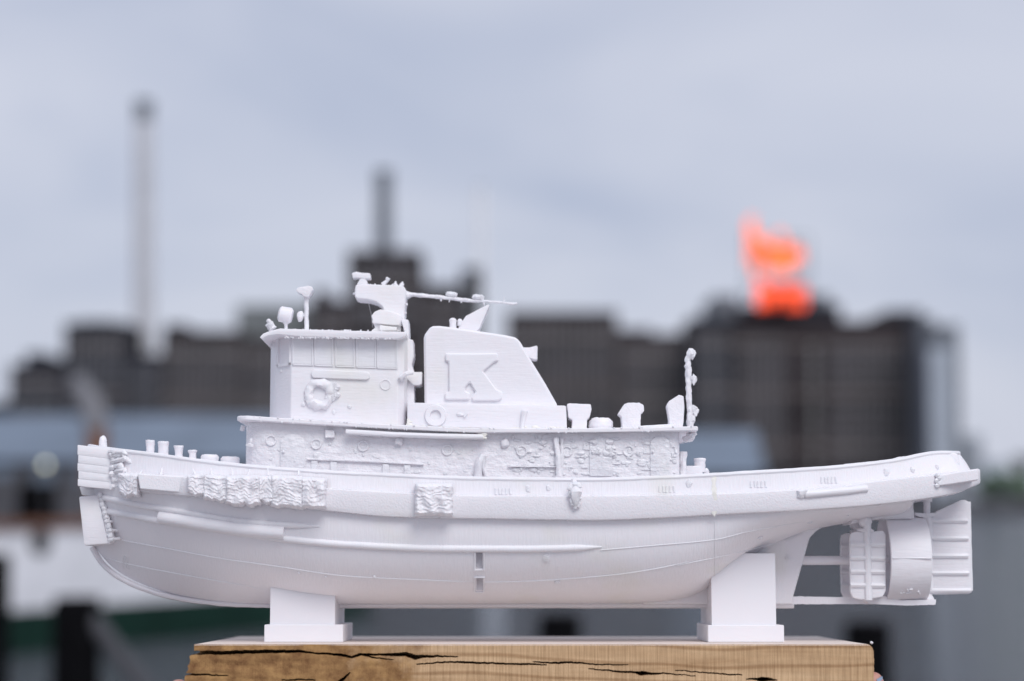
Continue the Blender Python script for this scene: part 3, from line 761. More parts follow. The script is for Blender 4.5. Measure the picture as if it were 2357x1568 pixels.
# fender belt, both sides joined round the stern
def belt(u0, u1, yt, yb, proud, name, mat, n=110, back=.003, cap=True):
    m = MB(); secs = []
    for i in range(n + 1):
        u = u0 + (u1 - u0)*i/n; B = B_t(u); x = V(u, 1200, YC - .7*B).x
        if u > 2100: x += (u - 2100)/138*.004
        zt = V(u, yt(u), YC - B - proud).z; zb = V(u, yb(u), YC - B - proud).z
        h = zt - zb
        secs.append([(x, B - back, zt + .0015), (x, B + proud*.15, zt + .0012), (x, B + proud, zt), (x, B + proud + .0004, zb + h*.2), (x, B + proud*.85, zb), (x, B - back, zb - .001)])
    k = len(secs[0])
    for sgn in (-1, 1):
        vs = [(p[0], YC + sgn*p[1], p[2]) for s in secs for p in s]; fs = []
        for i in range(n):
            for j in range(k): fs.append((i*k + j, i*k + (j+1) % k, (i+1)*k + (j+1) % k, (i+1)*k + j))
        fs.append(tuple(range(k))); fs.append(tuple(n*k + j for j in range(k - 1, -1, -1)))
        m.add(vs, fs)
    return part(name, m, mat, tug, smooth=30)
belt(300, 2238, ft_t, fb_t, .0065, 'fender_belt', P_BELT)
m = MB(); a_ = V(2215, 1090, YC); 
m.prism([(2190,1100),(2236,1092),(2237,1112),(2196,1126)], YC - .036, YC + .036); part('stern_belt', m, P_BELT, tug, bevel=.006, seg=3, smooth=50)
m = MB(); m.prism([(2160,1094),(2205,1086),(2252,1079.5),(2253,1105.5),(2210,1112),(2163,1119)], YC - .0615, YC + .0615, jit=.4)
part('stern_fender', m, P_BELT, tug, bevel=.0012, seg=1)
m = MB(); p, n_ = V(2158, 1106, YC - .0615), 0
for i in range(5): m.blob(V(2157 + 4*(i % 2), 1095 + 5.5*i, YC - .0612), .0022, n=8, jit=.5, freq=500, seed=i)
part('fender_lashing', m, P_ROUGH, tug)
# cap rail
m = MB(); 
for sgn in (-1, 1):
    pts = []
    for u in np.linspace(206, 2236, 150):
        rows = station(u); r = rows[NR + 2]; pts.append((r[0], YC + sgn*(r[1] - .0008), r[2] + .0002))
    m.tube(pts, .0017, n=8, jit=.0002)
part('cap_rail', m, P_SMOOTH, tug)
m = MB(); m.prism([(1935,1074),(1945,1068),(1998,1063),(2060,1056),(2065,1052),(2190,1041),(2204,1044),(2210,1070),(2150,1085),(1940,1080)], YC - .034, YC + .034, jit=.5)
part('stern_rail_plate', m, P_SMOOTH, tug, bevel=.0015)

# bow fender: five stacked layers
tops = [1024, 1047, 1066, 1084, 1102]; bots = [1047.3, 1066.3, 1084.3, 1102.3, 1119]
for i in range(5):
    y0, y1 = tops[i], bots[i]; sl = 9
    m = MB(); off = (0, 1.5, 0, 2, .5)[i]; fx = 252 + 3.4*i
    m.prism([(178 + off, y0), (fx, y0 + sl), (fx + 3, y1 + sl), (178 + off, y1)], YC - .046, YC + .046, jit=.25)
    part('bow_fender_layer', m, P_SMOOTH, tug, bevel=.0007, seg=2)
m = MB()
for i in range(9):
    t = i/8; m.tube([V(252 + 16*t + random.uniform(-2, 3), 1040 + 92*t, YC - .047), V(276 + 10*t + random.uniform(-6, 12), 1036 + 92*t + random.uniform(-5, 6), YC - .054 - .004*random.random()), V(292 + random.uniform(-9, 16), 1046 + 84*t, YC - .0565)], [.0016, .0021, .0007], n=8, jit=.0011, step=.0025)
for i in range(6): m.blob(V(258 + 8*random.random(), 1046 + 15*i, YC - .048), (.0028, .002, .0026), n=8, jit=.6, freq=350, seed=i)
part('bow_lashing', m, P_ROUGH, tug)
# stem fender under the bow
m = MB(); m.prism([(181,1143),(226,1139.5),(250,1252),(193,1256)], YC - .034, YC + .034); part('stem_fender', m, P_SMOOTH, tug, 'grey-white block under the bow', bevel=.0015)
m = MB(); m.prism([(182,1120),(262,1130),(262,1146),(188,1140)], YC - .022, YC + .022); part('stem_block', m, P_SMOOTH, tug, bevel=.001)
m = MB(); m.prism([(226,1139.5),(240,1141),(262,1243),(250,1252)], YC - .0345, YC + .0345, jit=1.6); part('stem_fender_edge', m, P_ROUGH, tug)
m = MB()
for i in range(11):
    t = i/10; c = V(232 + 24*t, 1140 + 102*t, YC - .035)
    m.blob(c, (.0022, .0015, .0022), n=8, jit=.7, freq=420, seed=i*3)
    if i % 2 == 0: m.tube([c, V(246 + 24*t + 8*random.random(), 1148 + 98*t - 6, YC - .030), hit(254 + 24*t, 1146 + 96*t)[0]], [.0013, .001, .0006], n=6, jit=.0006, step=.002)
part('stem_lashing', m, P_ROUGH, tug)

# rubbing strakes that lie on the hull side
def strake(pts, r, name, mat=P_HULL, taper=True, parent=None, n=12, jit=.00015, step=12, lift=.0):
    f = pchip(pts); u0, u1 = pts[0][0], pts[-1][0]; k = max(3, int((u1 - u0)/step)); P = []; Rr = []
    for i in range(k + 1):
        u = u0 + (u1 - u0)*i/k; p, nn = hit(u, f(u)); P.append(p + nn*lift)
        e = min(1, (k - i)/5) if taper else 1
        Rr.append(r*max(.25, e**.6))
    m = MB(); m.tube(P, Rr, n=n, jit=jit); return part(name, m, mat, parent or tug, smooth=50)
strake([Z1(*p) for p in ((300,612),(560,668),(800,705),(1100,755),(1400,792),(1795,815))], .0024, 'rubbing_strake')
strake([Z1(*p) for p in ((310,705),(500,738),(690,775),(1100,838),(1600,905),(1990,940))] + [Z5(*p) for p in ((0,1232),(600,1234),(1000,1228),(1200,1222),(1338,1217))], .0026, 'rubbing_strake')
strake([Z1(*p) for p in ((695,742),(1000,792),(1300,832),(1555,855))], .0050, 'rubbing_bar', P_SMOOTH, taper=False, step=20, lift=.001)
strake([Z1(*p) for p in ((375,903),(700,962),(1100,1036),(1500,1092),(1990,1160))] + [(1000,1336),(1092,1340)], .0006, 'plank_seam', n=6, jit=0)
strake([(1114,1340),(1178,1339),(1406,1324),(1500,1311),(1596,1291)], .0006, 'plank_seam', n=6, jit=0)
strake([Z1(*p) for p in ((300,1030),(400,1060),(900,1160),(1450,1255))], .0006, 'plank_seam', n=6, jit=0)
strake([Z5(*p) for p in ((1330,1245),(1800,1205),(2357,1150))] + [Z6(*p) for p in ((500,708),(900,635))], .0005, 'plank_seam', n=6, jit=0)
strake([Z6(*p) for p in ((0,945),(400,860),(800,755),(950,690))], .0005, 'plank_seam', n=6, jit=0)
m = MB(); m.tube([hit(1645, y)[0] for y in np.linspace(1200, 1330, 20)], .0004, n=6); part('hull_joint', m, P_HULL, tug)
# bar on the belt near the stern
def on_belt(px_, py_, out=.0075): 
    u = px_; return V(px_, py_, YC - B_t(u) - out)
m = MB(); P = [on_belt(*Z6(895, 448)), on_belt(*Z6(1000, 440)), on_belt(*Z6(1170, 424)), on_belt(*Z6(1330, 408))]
m.tube(P, [.0030, .0029, .0029, .0026], n=14, jit=.0002, step=.006); part('belt_bar', m, P_SMOOTH, tug, smooth=50)
m = MB(); m.blob(on_belt(*Z6(880, 445)), (.0042, .003, .0036), n=12, jit=.6, freq=400); part('belt_bar_end', m, P_ROUGH, tug)
# square fender block on the belt and the rope pads
m = MB(); m.prism([Z1(528,446), Z1(885,470), Z1(872,582), Z1(545,552)], YC - .0800, YC - .045); part('fender_block', m, P_BELT, tug, bevel=.0006, seg=1)
def pad(c0, c1, yt0, yt1, yb0, yb1, out, name='rope_pad', rid=9, seed=0, rag=8.0):
    """coarse printed rope fender: a slab of sagging wavy ridges hung over the belt"""
    rnd = random.Random(seed); nx, ny = 46, 44; vs, fs = [], []; rid *= .8; c0 -= 2.5; c1 += 2.5
    ph, f1, f2 = rnd.uniform(0, 6), rnd.uniform(3, 6), rnd.uniform(9, 14)
    for j in range(ny + 1):
        for i in range(nx + 1):
            s, t = i/nx, j/ny
            u = c0 + (c1 - c0)*s; yt = yt0 + (yt1 - yt0)*s; yb = yb0 + (yb1 - yb0)*s
            ragn = rag * (noise.noise(Vector((u*.07, seed*3.7, 1))) + .3*noise.noise(Vector((u*.22, seed, 5))))
            y = yt + (yb + ragn - yt)*t
            e = min(1, min(s, 1-s)*9 + .45)**.5; et = min(1, (1-t)*8 + .25)**.5 * min(1, t*7 + .3)**.5
            wave = .5*math.sin(f1*s*1.4 + ph) + .14*math.sin(f2*s + ph*2 + t*3) + .9*noise.noise(Vector((u*.06, y*.06, seed)))
            saw = (t*rid + wave) % 1.0; ridge = saw**1.4 if saw < .85 else (1 - saw)/.15
            o = out*e*et*(.86 + .2*noise.noise(Vector((u*.06, y*.03, seed + 8)))) + .0014*ridge*e*(.6 + .6*noise.noise(Vector((u*.08, y*.11, seed + 4)))) + .0004*noise.noise(Vector((u*.3, y*.3, seed)))
            u2 = u + 2.6*noise.noise(Vector((y*.13, seed*2.3 + (s > .5)*7, 9)))*abs(2*s - 1)**3
            vs.append(V(u2, y, YC - B_t(u) - .0055 - o))
    w = nx + 1
    for j in range(ny):
        for i in range(nx): fs.append((j*w + i, j*w + i + 1, (j+1)*w + i + 1, (j+1)*w + i))
    per = [i for i in range(w)] + [j*w + nx for j in range(1, ny + 1)] + [ny*w + i for i in range(nx - 1, -1, -1)] + [j*w for j in range(ny - 1, 0, -1)]
    nb_ = len(vs)
    for k in per: q = vs[k]; vs.append(Vector((q.x, q.y + .011, q.z)))
    for k in range(len(per)): fs.append((per[k], nb_ + k, nb_ + (k+1) % len(per), per[(k+1) % len(per)]))
    m = MB(); m.add(vs, fs); return part(name, m, P_ROUGH, tug, smooth=60)
def padz(x0, x1, t0, t1, b0, b1, out, Zf, **k):
    a, b_ = Zf(x0, t0), Zf(x1, t1); c, d = Zf(x0, b0), Zf(x1, b1)
    pad(a[0], b_[0], a[1], b_[1], c[1], d[1], out, **k)
padz(403, 527, 440, 445, 592, 612, .013, Z1, seed=1, rid=6)
padz(886, 1000, 458, 440, 590, 605, .011, Z1, seed=2, rid=5)
padz(992, 1150, 448, 462, 630, 648, .0125, Z1, seed=3, rid=8)
padz(1146, 1375, 458, 455, 665, 675, .014, Z1, seed=4, rid=10)
padz(1378, 1480, 462, 460, 640, 655, .0105, Z1, seed=5, rid=6)
padz(1462, 1678, 455, 462, 675, 690, .013, Z1, seed=6, rid=11)
padz(1676, 1832, 466, 478, 688, 690, .0135, Z1, seed=7, rid=7, rag=3)
padz(1690, 2000, 690, 690, 975, 985, .011, Z4, seed=8, rid=9, rag=3)
m = MB()
for i in range(9): m.blob(V(1318 + random.uniform(-5, 12), 1118 + 5.2*i, YC - .094), (.0036, .0024, .003), n=10, jit=.6, freq=330, seed=i*5)
m.tube([V(1322, 1104, YC - .088), V(1326, 1135, YC - .096), V(1324, 1170, YC - .094)], [.0018, .0042, .0016], n=10, jit=.0012, step=.002)
part('rope_fender', m, P_ROUGH, tug)
m = MB()
for z_, a0, a1 in ((Z1, 540, 560), (Z1, 690, 700), (Z1, 930, 915), (Z1, 1045, 1040), (Z1, 1190, 1185), (Z1, 1300, 1310), (Z1, 1440, 1436), (Z1, 1650, 1655)):
    p = z_(a0, 462); q = z_(a1, 395 + random.uniform(0, 30))
    m.tube([V(p[0], p[1], YC - B_t(p[0]) - .008), V(q[0], q[1], YC - B_t(q[0]) - .003)], [.0012, .0005], n=6, jit=.0004, step=.003)
part('pad_lashing', m, P_ROUGH, tug)
# raised freeing-port marks and studs
for c in (Z5(465, 725), Z5(1915, 705), Z6(575, 378), Z6(1065, 348)):
    m = MB()
    for i in range(5):
        x = c[0] - 17 + 8.2*i; m.tube([hit(x, c[1] - 7)[0], hit(x + 1.5*math.sin(i*2), c[1] + 7)[0]], .0009, n=6, jit=.0003, step=.002)
    part('freeing_port', m, P_SMOOTH, tug)
for c, r in ((Z5(685, 700), 1.3), (Z5(865, 700), 1.1), (Z6(90, 370), 1.5), (Z6(1465, 295), 1.5), (Z6(1645, 275), 1.2), (Z6(1820, 262), 1.1)):
    m = MB(); p, nn = hit(*c); m.blob(p, (.0016*r, .0012*r, .0022*r), n=8, jit=.5, freq=500); part('bulwark_stud', m, P_ROUGH, tug)
for c, r in ((Z5(852, 1310), 2.2), (Z6(585, 750), 1.7), (Z6(780, 892), 1.5), (Z6(930, 645), 1.6), (Z1(1655, 1138), 1.0), (Z1(1840, 1163), 1.0), ((862, 1327), 1.1), ((1283, 1341), 1.7), (Z5(475, 880), 1.5), (Z6(1195, 595), 1.2)):
    m = MB(); p, nn = hit(*c)
    if r > 1.4:
        m.tube([p - nn*.001, p + nn*.0009], .0013*r, n=16); o_ = part('through_hull', m, P_HULL, tug)
        q = MB(); q.tube([p + nn*.0007, p + nn*.0013], .0006*r, n=12); part('plug', q, P_SMOOTH, o_)
    else:
        m.blob(p, .0011*r, n=8, jit=.4, freq=600); part('print_drip', m, P_SMOOTH, tug)
# draught marks on the bow
m = MB()
for i in range(3):
    x = 283 + 6*i; m.tube([hit(x, 1278 + 2*i)[0], hit(x + 1, 1306 + 2*i)[0]], .0005, n=6, jit=.0003, step=.0015)
part('draught_mark', m, P_HULL, tug)

# ---- deckhouse
YD = YC - .058
xa, xb = V(560, 1000, YD).x, V(1565, 1000, YD).x
dtop = pchip([(V(545,1,YD).x, V(545, 966, YD).z), (V(940,1,YD).x, V(940, 990, YD).z), (V(1120,1,YD).x, V(1120, 997, YD).z), (V(1300,1,YD).x, V(1300, 997, YD).z), (V(1606,1,YD).x, V(1606, 992, YD).z)])
zlow = V(1000, 1112, YC - .08).z
def rounded_plan(x0, x1, hw, rf, rr, n=8):
    pts = []
    for k in range(n + 1):
        t = math.pi/2*k/n; pts.append((x0 + rf - rf*math.cos(t), YC - hw + rf - rf*math.sin(t)))
    xs_ = np.linspace(x0 + rf, x1 - rr, 30)[1:-1]; pts += [(x, YC - hw) for x in xs_]
    for k in range(n + 1):
        t = math.pi/2*k/n; pts.append((x1 - rr + rr*math.sin(t), YC - hw + rr - rr*math.cos(t)))
    return pts + [(x, 2*YC - y) for x, y in pts[::-1]]
m = MB(); m.plan(rounded_plan(xa, xb, .058, .018, .006), zlow, lambda x: dtop(x)); dh = part('deckhouse', m, P_WALL, tug, smooth=40)
m = MB(); xc, xd = V(546, 960, YC - .055).x, V(1606, 990, YC - .06).x
m.plan(rounded_plan(xc, xd, .0665, .012, .004), lambda x: dtop(x) - .0004, lambda x: dtop(x) + .0030 + .0004*noise.noise(Vector((x*300, 2, 2))))
part('upper_deck', m, P_SMOOTH, tug, bevel=.0006, seg=1)
m = MB()
for i in range(60):
    x = xc + (xd - xc)*(.04 + .95*random.random()); m.blob(Vector((x, YC - .0665, dtop(x) + random.choice((-.0002, .0028)))), random.uniform(.0004, .0009), n=6, jit=.5, freq=900, seed=i)
part('deck_edge_burrs', m, P_ROUGH, tug)['kind'] = 'stuff'
def wall_pt(px_, py_, off=0.0, Y=None): return V(px_, py_, (Y or YD) - off)
def ring_on(c, ro, ri, Y, out, name, mat, parent, recess=True):
    """porthole: raised ring round a sunk light"""
    m = MB(); n = 22; k = Y / F; cc = V(c[0], c[1], Y); vs, fs = [], []
    for r, o in ((ro*1.1, -.0003), (ro, out), (ri, out), (ri*.92, .0001 if recess else out*.8)):
        for a in range(n):
            t = 2*math.pi*a/n; vs.append(cc + Vector((math.cos(t)*r*k, -o, math.sin(t)*r*k)))
    for i in range(3):
        for a in range(n): fs.append((i*n + a, i*n + (a+1) % n, (i+1)*n + (a+1) % n, (i+1)*n + a))
    fs.append(tuple(3*n + a for a in range(n))); m.add(vs, fs); return part(name, m, mat, parent, smooth=50)
for c in (Z4(405, 310), Z4(805, 340), Z4(1220, 360), Z4(1965, 395), Z5(630, 365), Z5(1030, 370), Z5(1575, 365)):
    ring_on(c, 12.5, 9.5, YD, .0011, 'porthole', P_WALL, dh)
def arch_door(x0, x1, yt, yb, name='door'):
    pts = [(x0, yb), (x1, yb)]; cx_ = (x0 + x1)/2; r = (x1 - x0)/2
    pts += [(cx_ + r*math.cos(t), yt + r*.8 - r*.8*math.sin(t)) for t in np.linspace(0, math.pi, 12)]
    m = MB(); m.prism(pts, YD - .0013, YD + .001); return part(name, m, P_WALL, dh, bevel=.0005, seg=2)
d1 = arch_door(645, 702, 999, 1082); d2 = arch_door(1357, 1408, 1004, 1096); d3 = arch_door(1497, 1542, 1004, 1096)
for d_, x in ((d1, 652), (d2, 1364), (d3, 1503)):
    m = MB(); m.blob(V(x, 1040, YD - .002), .0010, n=8, jit=.3); part('door_handle', m, P_ROUGH, d_)
m = MB(); m.tube([wall_pt(796, 994, .0075), wall_pt(900, 1000, .0075), wall_pt(1010, 1004, .0075), wall_pt(1112, 1006, .0075)], .0020, n=10, jit=.0002, step=.01)
part('handrail', m, P_SMOOTH, dh)
m = MB(); m.prism([Z4(1100, 240), Z4(2240, 292), Z4(2240, 300), Z4(1100, 262)], YD - .0075, YD); part('rail_bracket', m, P_WALL, dh)
m = MB(); m.prism([(706,1054),(840,1059),(975,1066),(975,1071),(840,1064),(706,1059)], YD - .0024, YD); part('bench_top', m, P_WALL, dh, bevel=.0004, seg=1)
for x in (716, 760, 880, 930): 
    m = MB(); m.prism([(x, 1059 + (x-706)*.045), (x + 15, 1060 + (x-706)*.045), (x + 15, 1100), (x, 1100)], YD - .0015, YD); part('bench_support', m, P_WALL, dh, bevel=.0004, seg=1)
m = MB(); m.prism([Z4(880, 215), Z4(965, 222), Z4(968, 285), Z4(885, 290)], YD - .004, YD, jit=.5); part('lamp_box', m, P_WALL, dh, bevel=.0006, seg=1)
m = MB(); m.blob(wall_pt(*Z4(1540, 320), .002), (.0034, .0028, .0030), n=12, jit=.4, freq=350); part('wall_fitting', m, P_ROUGH, dh)
m = MB(); m.blob(wall_pt(*Z5(480, 300), .001), (.0034, .0026, .0034), n=12, jit=.4, freq=350, seed=4); part('wall_fitting', m, P_ROUGH, dh)
m = MB(); m.tube([wall_pt(*Z5(935, 250), .002), wall_pt(*Z5(950, 400), .002), wall_pt(*Z5(960, 600), .003)], .0022, n=10, jit=.0010, step=.002); m.tube([wall_pt(*Z5(985, 255), .001), wall_pt(*Z5(980, 600), .001)], .0013, n=8, jit=.0007, step=.002); part('drain_pipe', m, P_ROUGH, dh)
m = MB(); m.tube([wall_pt(*Z5(240, 600), .002), wall_pt(*Z5(255, 470), .003), wall_pt(*Z5(290, 400), .003)], [.003, .0032, .0024], n=10, jit=.0008, step=.003); m.tube([wall_pt(*Z5(300, 410), .003), wall_pt(*Z5(285, 500), .0035), wall_pt(*Z5(318, 590), .002)], .0014, n=8, jit=.0004, step=.003); part('deck_hose', m, P_ROUGH, dh)
m = MB()
for i in range(14): m.blob(wall_pt(1372 + random.uniform(-8, 40), 1015 + random.uniform(-5, 38), .001), (random.uniform(.0015, .004), .0018, random.uniform(.0012, .003)), n=10, jit=.7, freq=380, seed=i)
part('fused_fittings', m, P_ROUGH, dh)
m = MB()
for i in range(70):
    x, y = random.uniform(575, 1555), random.uniform(1002, 1095); m.blob(wall_pt(x, y + (x < 700)*-14, .0), (random.uniform(.0006, .0030), .0006, random.uniform(.0005, .0018)), n=8, jit=.6, freq=400, seed=i)
for i in range(120):
    x, y = random.uniform(1180, 1556), random.uniform(1004, 1096); m.blob(wall_pt(x, y, .0), (random.uniform(.0008, .0040), .0011, random.uniform(.0006, .0026)), n=8, jit=.7, freq=330, seed=i)
part('print_scars', m, P_WALL, dh)['kind'] = 'stuff'
m = MB(); m.prism([Z5(510, 492), Z5(935, 500), Z5(935, 512), Z5(510, 506)], YD - .0022, YD); part('wall_ledge', m, P_WALL, dh)
m = MB(); m.tube([V(1598, 994, YC - .05), V(1588, 1006, YC - .052), V(1575, 1016, YC - .052)], [.003, .0036, .0022], n=10, jit=.0016, step=.0016); part('corner_lamp', m, P_ROUGH, dh)
m = MB(); m.tube([V(560, 980, YC - .034), V(557, 992, YC - .034)], [.0020, .0016], n=8, jit=.0005, step=.001); part('corner_lamp', m, P_ROUGH, dh)
m = MB(); m.tube([V(1572, y, YC - .05) for y in np.linspace(1040, 1096, 8)], .0026, n=8, jit=.0014, step=.0016); part('corner_ladder', m, P_ROUGH, dh)

# ---- wheelhouse
YW = YC - .046
def px_x(u, Y): return V(u, 900, Y).x
zwb, zwt = V(800, 986, YW).z - .004, V(760, 772, YW).z
plan = [(px_x(670, YW), YW), (px_x(638, YC - .030), YC - .030), (px_x(622, YC - .012), YC - .012)]
far = [(x, 2*YC - y) for x, y in plan[::-1]]
right_near = [(px_x(915, YW), YW), (px_x(930, YW + .004), YW + .004), (px_x(937, YW + .012), YW + .012)]
poly = plan[::-1] + right_near + [(x, 2*YC - y) for x, y in right_near[::-1]] + far[::-1]
m = MB(); m.plan(poly, zwb, zwt); wh = part('wheelhouse', m, P_SMOOTH, tug, bevel=.0008, seg=2, smooth=40)
wx = [(625,785),(825,970),(1015,1165),(1205,1360),(1395,1555)]
for i, (a, b_) in enumerate(wx):
    yb = 925 + 7.5*i; m = MB(); m.prism([Z2(a, 690), Z2(b_, 690), Z2(b_, yb + 5), Z2(a, yb)], YW - .0004, YW + .001)
    wdw = part('window', m, P_SMOOTH, wh, smooth=None)
    q = MB()
    for x in (a - 8, b_ + 8): q.prism([Z2(x - 8, 690), Z2(x + 8, 690), Z2(x + 8, yb + 14), Z2(x - 8, yb + 14)], YW - .0010, YW + .001)
    q.prism([Z2(a - 15, yb + 4), Z2(b_ + 15, yb + 9), Z2(b_ + 15, yb + 22), Z2(a - 15, yb + 17)], YW - .0010, YW + .001)
    part('window_frame', q, P_SMOOTH, wdw, bevel=.0003, seg=1)
# front-quarter window on the angled facet
f0, f1 = Vector((plan[0][0], plan[0][1], 0)), Vector((plan[1][0], plan[1][1], 0)); fd = (f1 - f0); fn = Vector((fd.y, -fd.x, 0)).normalized(); fn = fn if fn.y < 0 else -fn
m = MB(); zt_, zb_ = V(650, 772, YW).z, V(650, 834, YW).z
for s0, s1, z0, z1, o in ((.06, .12, zb_ - .002, zt_, .0012), (.90, .97, zb_ - .002, zt_, .0012), (.06, .97, zb_ - .0022, zb_ - .0002, .0012)):
    a, b_ = f0 + fd*s0, f0 + fd*s1; m.add([a + Vector((0, 0, z0)) - fn*.001, b_ + Vector((0, 0, z0)) - fn*.001, b_ + Vector((0, 0, z1)) - fn*.001, a + Vector((0, 0, z1)) - fn*.001,
        a + Vector((0, 0, z0)) + fn*o, b_ + Vector((0, 0, z0)) + fn*o, b_ + Vector((0, 0, z1)) + fn*o, a + Vector((0, 0, z1)) + fn*o], [(0,1,2,3),(4,5,6,7),(0,1,5,4),(1,2,6,5),(2,3,7,6),(3,0,4,7)])
part('window_frame', m, P_SMOOTH, wh, smooth=None)
m = MB(); r_ = 9.5; a, b_ = Z2(815, 1018), Z2(1285, 1036)
pts = [(a[0] - r_*math.cos(t)*.9, a[1] + r_*math.sin(t)) for t in np.linspace(math.pi/2, -math.pi/2, 9)] + [(b_[0] + r_*math.cos(t)*.9, b_[1] + r_*math.sin(t)) for t in np.linspace(-math.pi/2, math.pi/2, 9)]
m.prism(pts, YW - .0022, YW + .001); part('name_board', m, P_SMOOTH, wh, bevel=.0010, seg=3)
# lifebuoy
m = MB(); c = V(*Z2(860, 1205), YW - .0004); n1, n2 = 40, 10; vs, fs = [], []; Rm = .0086; rm = .0038
for i in range(n1):
    t = 2*math.pi*i/n1; dd = Vector((math.cos(t), 0, math.sin(t)))
    for k in range(n2):
        a = 2*math.pi*k/n2; q = c + dd*(Rm + rm*math.cos(a)) + Vector((0, -rm*.8*math.sin(a), 0)); vs.append(q + noise.noise_vector(q*260)*.0022)
for i in range(n1):
    for k in range(n2): fs.append((i*n2 + k, i*n2 + (k+1) % n2, ((i+1) % n1)*n2 + (k+1) % n2, ((i+1) % n1)*n2 + k))
m.add(vs, fs); lb = part('lifebuoy', m, P_SMOOTH, wh, smooth=60)
m = MB()
for i in range(14): m.blob(V(*Z2(975 + random.uniform(-45, 55), 1180 + random.uniform(-75, 80)), YW - .0005), (.0030, .0024, .0028), n=8, jit=.6, freq=400, seed=i)
part('buoy_lashing', m, P_ROUGH, lb)
ring_on(Z2(1460, 1118), 12.5, 10.5, YW, .0007, 'porthole', P_SMOOTH, wh)
for c, r in ((Z2(522, 990), 1.6), (Z2(710, 1300), 1.4), (Z2(1130, 1320), 1.5), (Z2(990, 1368), 1.4), (Z2(1610, 1055), 1.8)):
    m = MB(); m.blob(V(c[0], c[1], YW + (.012 if c[0] < 690 and c[1] < 910 else .0003)), (.0013*r, .0010*r, .0015*r), n=10, jit=.5, freq=400); part('wall_stud', m, P_SMOOTH, wh)
# roof with drooping visor
YR0 = YC - .0555
m = MB(); m.prism([(597,777),(606,768),(622,761),(645,756),(700,758),(800,761),(935,764),(935,773),(915,780),(870,778),(780,776.5),(700,775),(660,771),(636,769.5),(616,773),(603,781)], YR0, 2*YC - YR0, jit=.55)
roof = part('wheelhouse_roof', m, P_SMOOTH, tug, bevel=.0010, seg=2)
m = MB()
for i in range(80):
    u = random.uniform(655, 915); m.blob(V(u, 776 + (u - 655)*.012 + random.uniform(-.5, 2), YR0 + .0006), random.uniform(.0004, .0011), n=6, jit=.6, freq=900, seed=i)
for i in range(26):
    u = random.uniform(650, 900); m.blob(V(u, 757.5 + (u - 650)*.018, YR0 + .004), random.uniform(.0003, .0007), n=6, jit=.6, freq=900, seed=i)
part('roof_burrs', m, P_ROUGH, roof)['kind'] = 'stuff'
# roof fittings
YF = YC - .028
m = MB(); m.blob(V(*A6(90, 805), YF), (.0018, .0018, .0018), n=10, jit=.4, freq=500); m.blob(V(*A6(115, 870), YF), (.0034, .003, .0032), n=12, jit=.5, freq=450); m.tube([V(*A6(95, 810), YF), V(*A6(150, 915), YF)], [.0017, .0036], n=8, jit=.0008, step=.001); part('roof_horn', m, P_ROUGH, roof)
m = MB(); a, b_ = V(*A6(228, 705), YF), V(*A6(412, 745), YF); m.tube([a, a.lerp(b_, .12), a.lerp(b_, .85), b_], [.0046, .0060, .0062, .0048], n=18, jit=.0004); sl_ = part('searchlight', m, P_SMOOTH, roof, smooth=45)
m = MB(); m.tube([V(*A6(325, 930), YF), V(*A6(325, 860), YF), V(*A6(320, 780), YF)], [.0013, .0014, .0040], n=10, jit=.0003, step=.001); part('yoke', m, P_ROUGH, sl_)
m = MB(); m.tube([V(*A6(610, 930), YF), V(*A6(608, 700), YF), V(*A6(605, 500), YF), V(*A6(610, 440), YF)], [.0018, .0018, .0019, .0034], n=10, jit=.0004, step=.0015); pole = part('light_pole', m, P_ROUGH, roof)
m = MB(); m.prism([A6(460,380),(A6(480,350)),A6(620,320),A6(680,330),A6(698,375),A6(670,420),A6(640,475),A6(560,470),A6(535,435),A6(475,410)], YF - .0055, YF + .0055, jit=.6); part('pole_lamp', m, P_ROUGH, pole, bevel=.0012)
m = MB(); m.blob(V(*A6(525, 742), YF), (.0028, .0026, .0043), n=12, jit=.25, freq=300); m.tube([V(*A6(550, 738), YF), V(*A6(600, 725), YF)], .0007, n=6); part('pole_disc', m, P_ROUGH, pole)

# ---- mast bracket, radar, boom
YM = YC - .012
m = MB(); m.prism([A6(*p) for p in ((1280,312),(1440,303),(1900,318),(1955,345),(1972,400),(1968,470),(1962,560),(1955,640),(1952,760),(1950,960),(1830,960),(1800,800),(1665,655),(1640,600),(1560,545),(1450,513),(1320,503),(1278,488),(1265,430))], YM, 2*YC - YM, jit=.6)
mast = part('mast', m, P_SMOOTH, tug, bevel=.0008, seg=1)
m = MB(); m.prism([A6(*p) for p in ((1295,310),(1330,245),(1360,215),(1400,215),(1442,270),(1440,312))], YC - .007, YC + .007, jit=.5); rp_ = part('radar_pedestal', m, P_SMOOTH, mast, bevel=.0008)
m = MB(); m.prism([A6(*p) for p in ((1228,150),(1290,128),(1360,145),(1478,152),(1486,222),(1420,228),(1290,212),(1245,220))], YC - .0075, YC + .0035, jit=.5); part('radar_bar', m, P_SMOOTH, rp_, bevel=.0008)
m = MB()
m.tube([V(*A6(1650,312), YC), V(*A6(1705,262), YC), V(*A6(1725,235), YC), V(*A6(1700,212), YC)], [.0016, .0013, .0019, .0009], n=8, jit=.0004, step=.001)
m.tube([V(*A6(1825,322), YC), V(*A6(1828,262), YC)], [.0018, .0004], n=8, jit=.0003, step=.001); m.tube([V(*A6(1905,325), YC), V(*A6(1925,265), YC)], [.0022, .0004], n=8, jit=.0003, step=.001)
for i in range(16): m.blob(V(*A6(random.uniform(1450, 1960), 308 + random.uniform(-6, 6)), YC - .01*random.random()), random.uniform(.0004, .0008), n=6, jit=.6, freq=800, seed=i)
for c in ((1262, 432), (1980, 580), (1965, 700), (1318, 505)): m.blob(V(*A6(*c), YC - .005), .0009, n=8, jit=.6, freq=700)
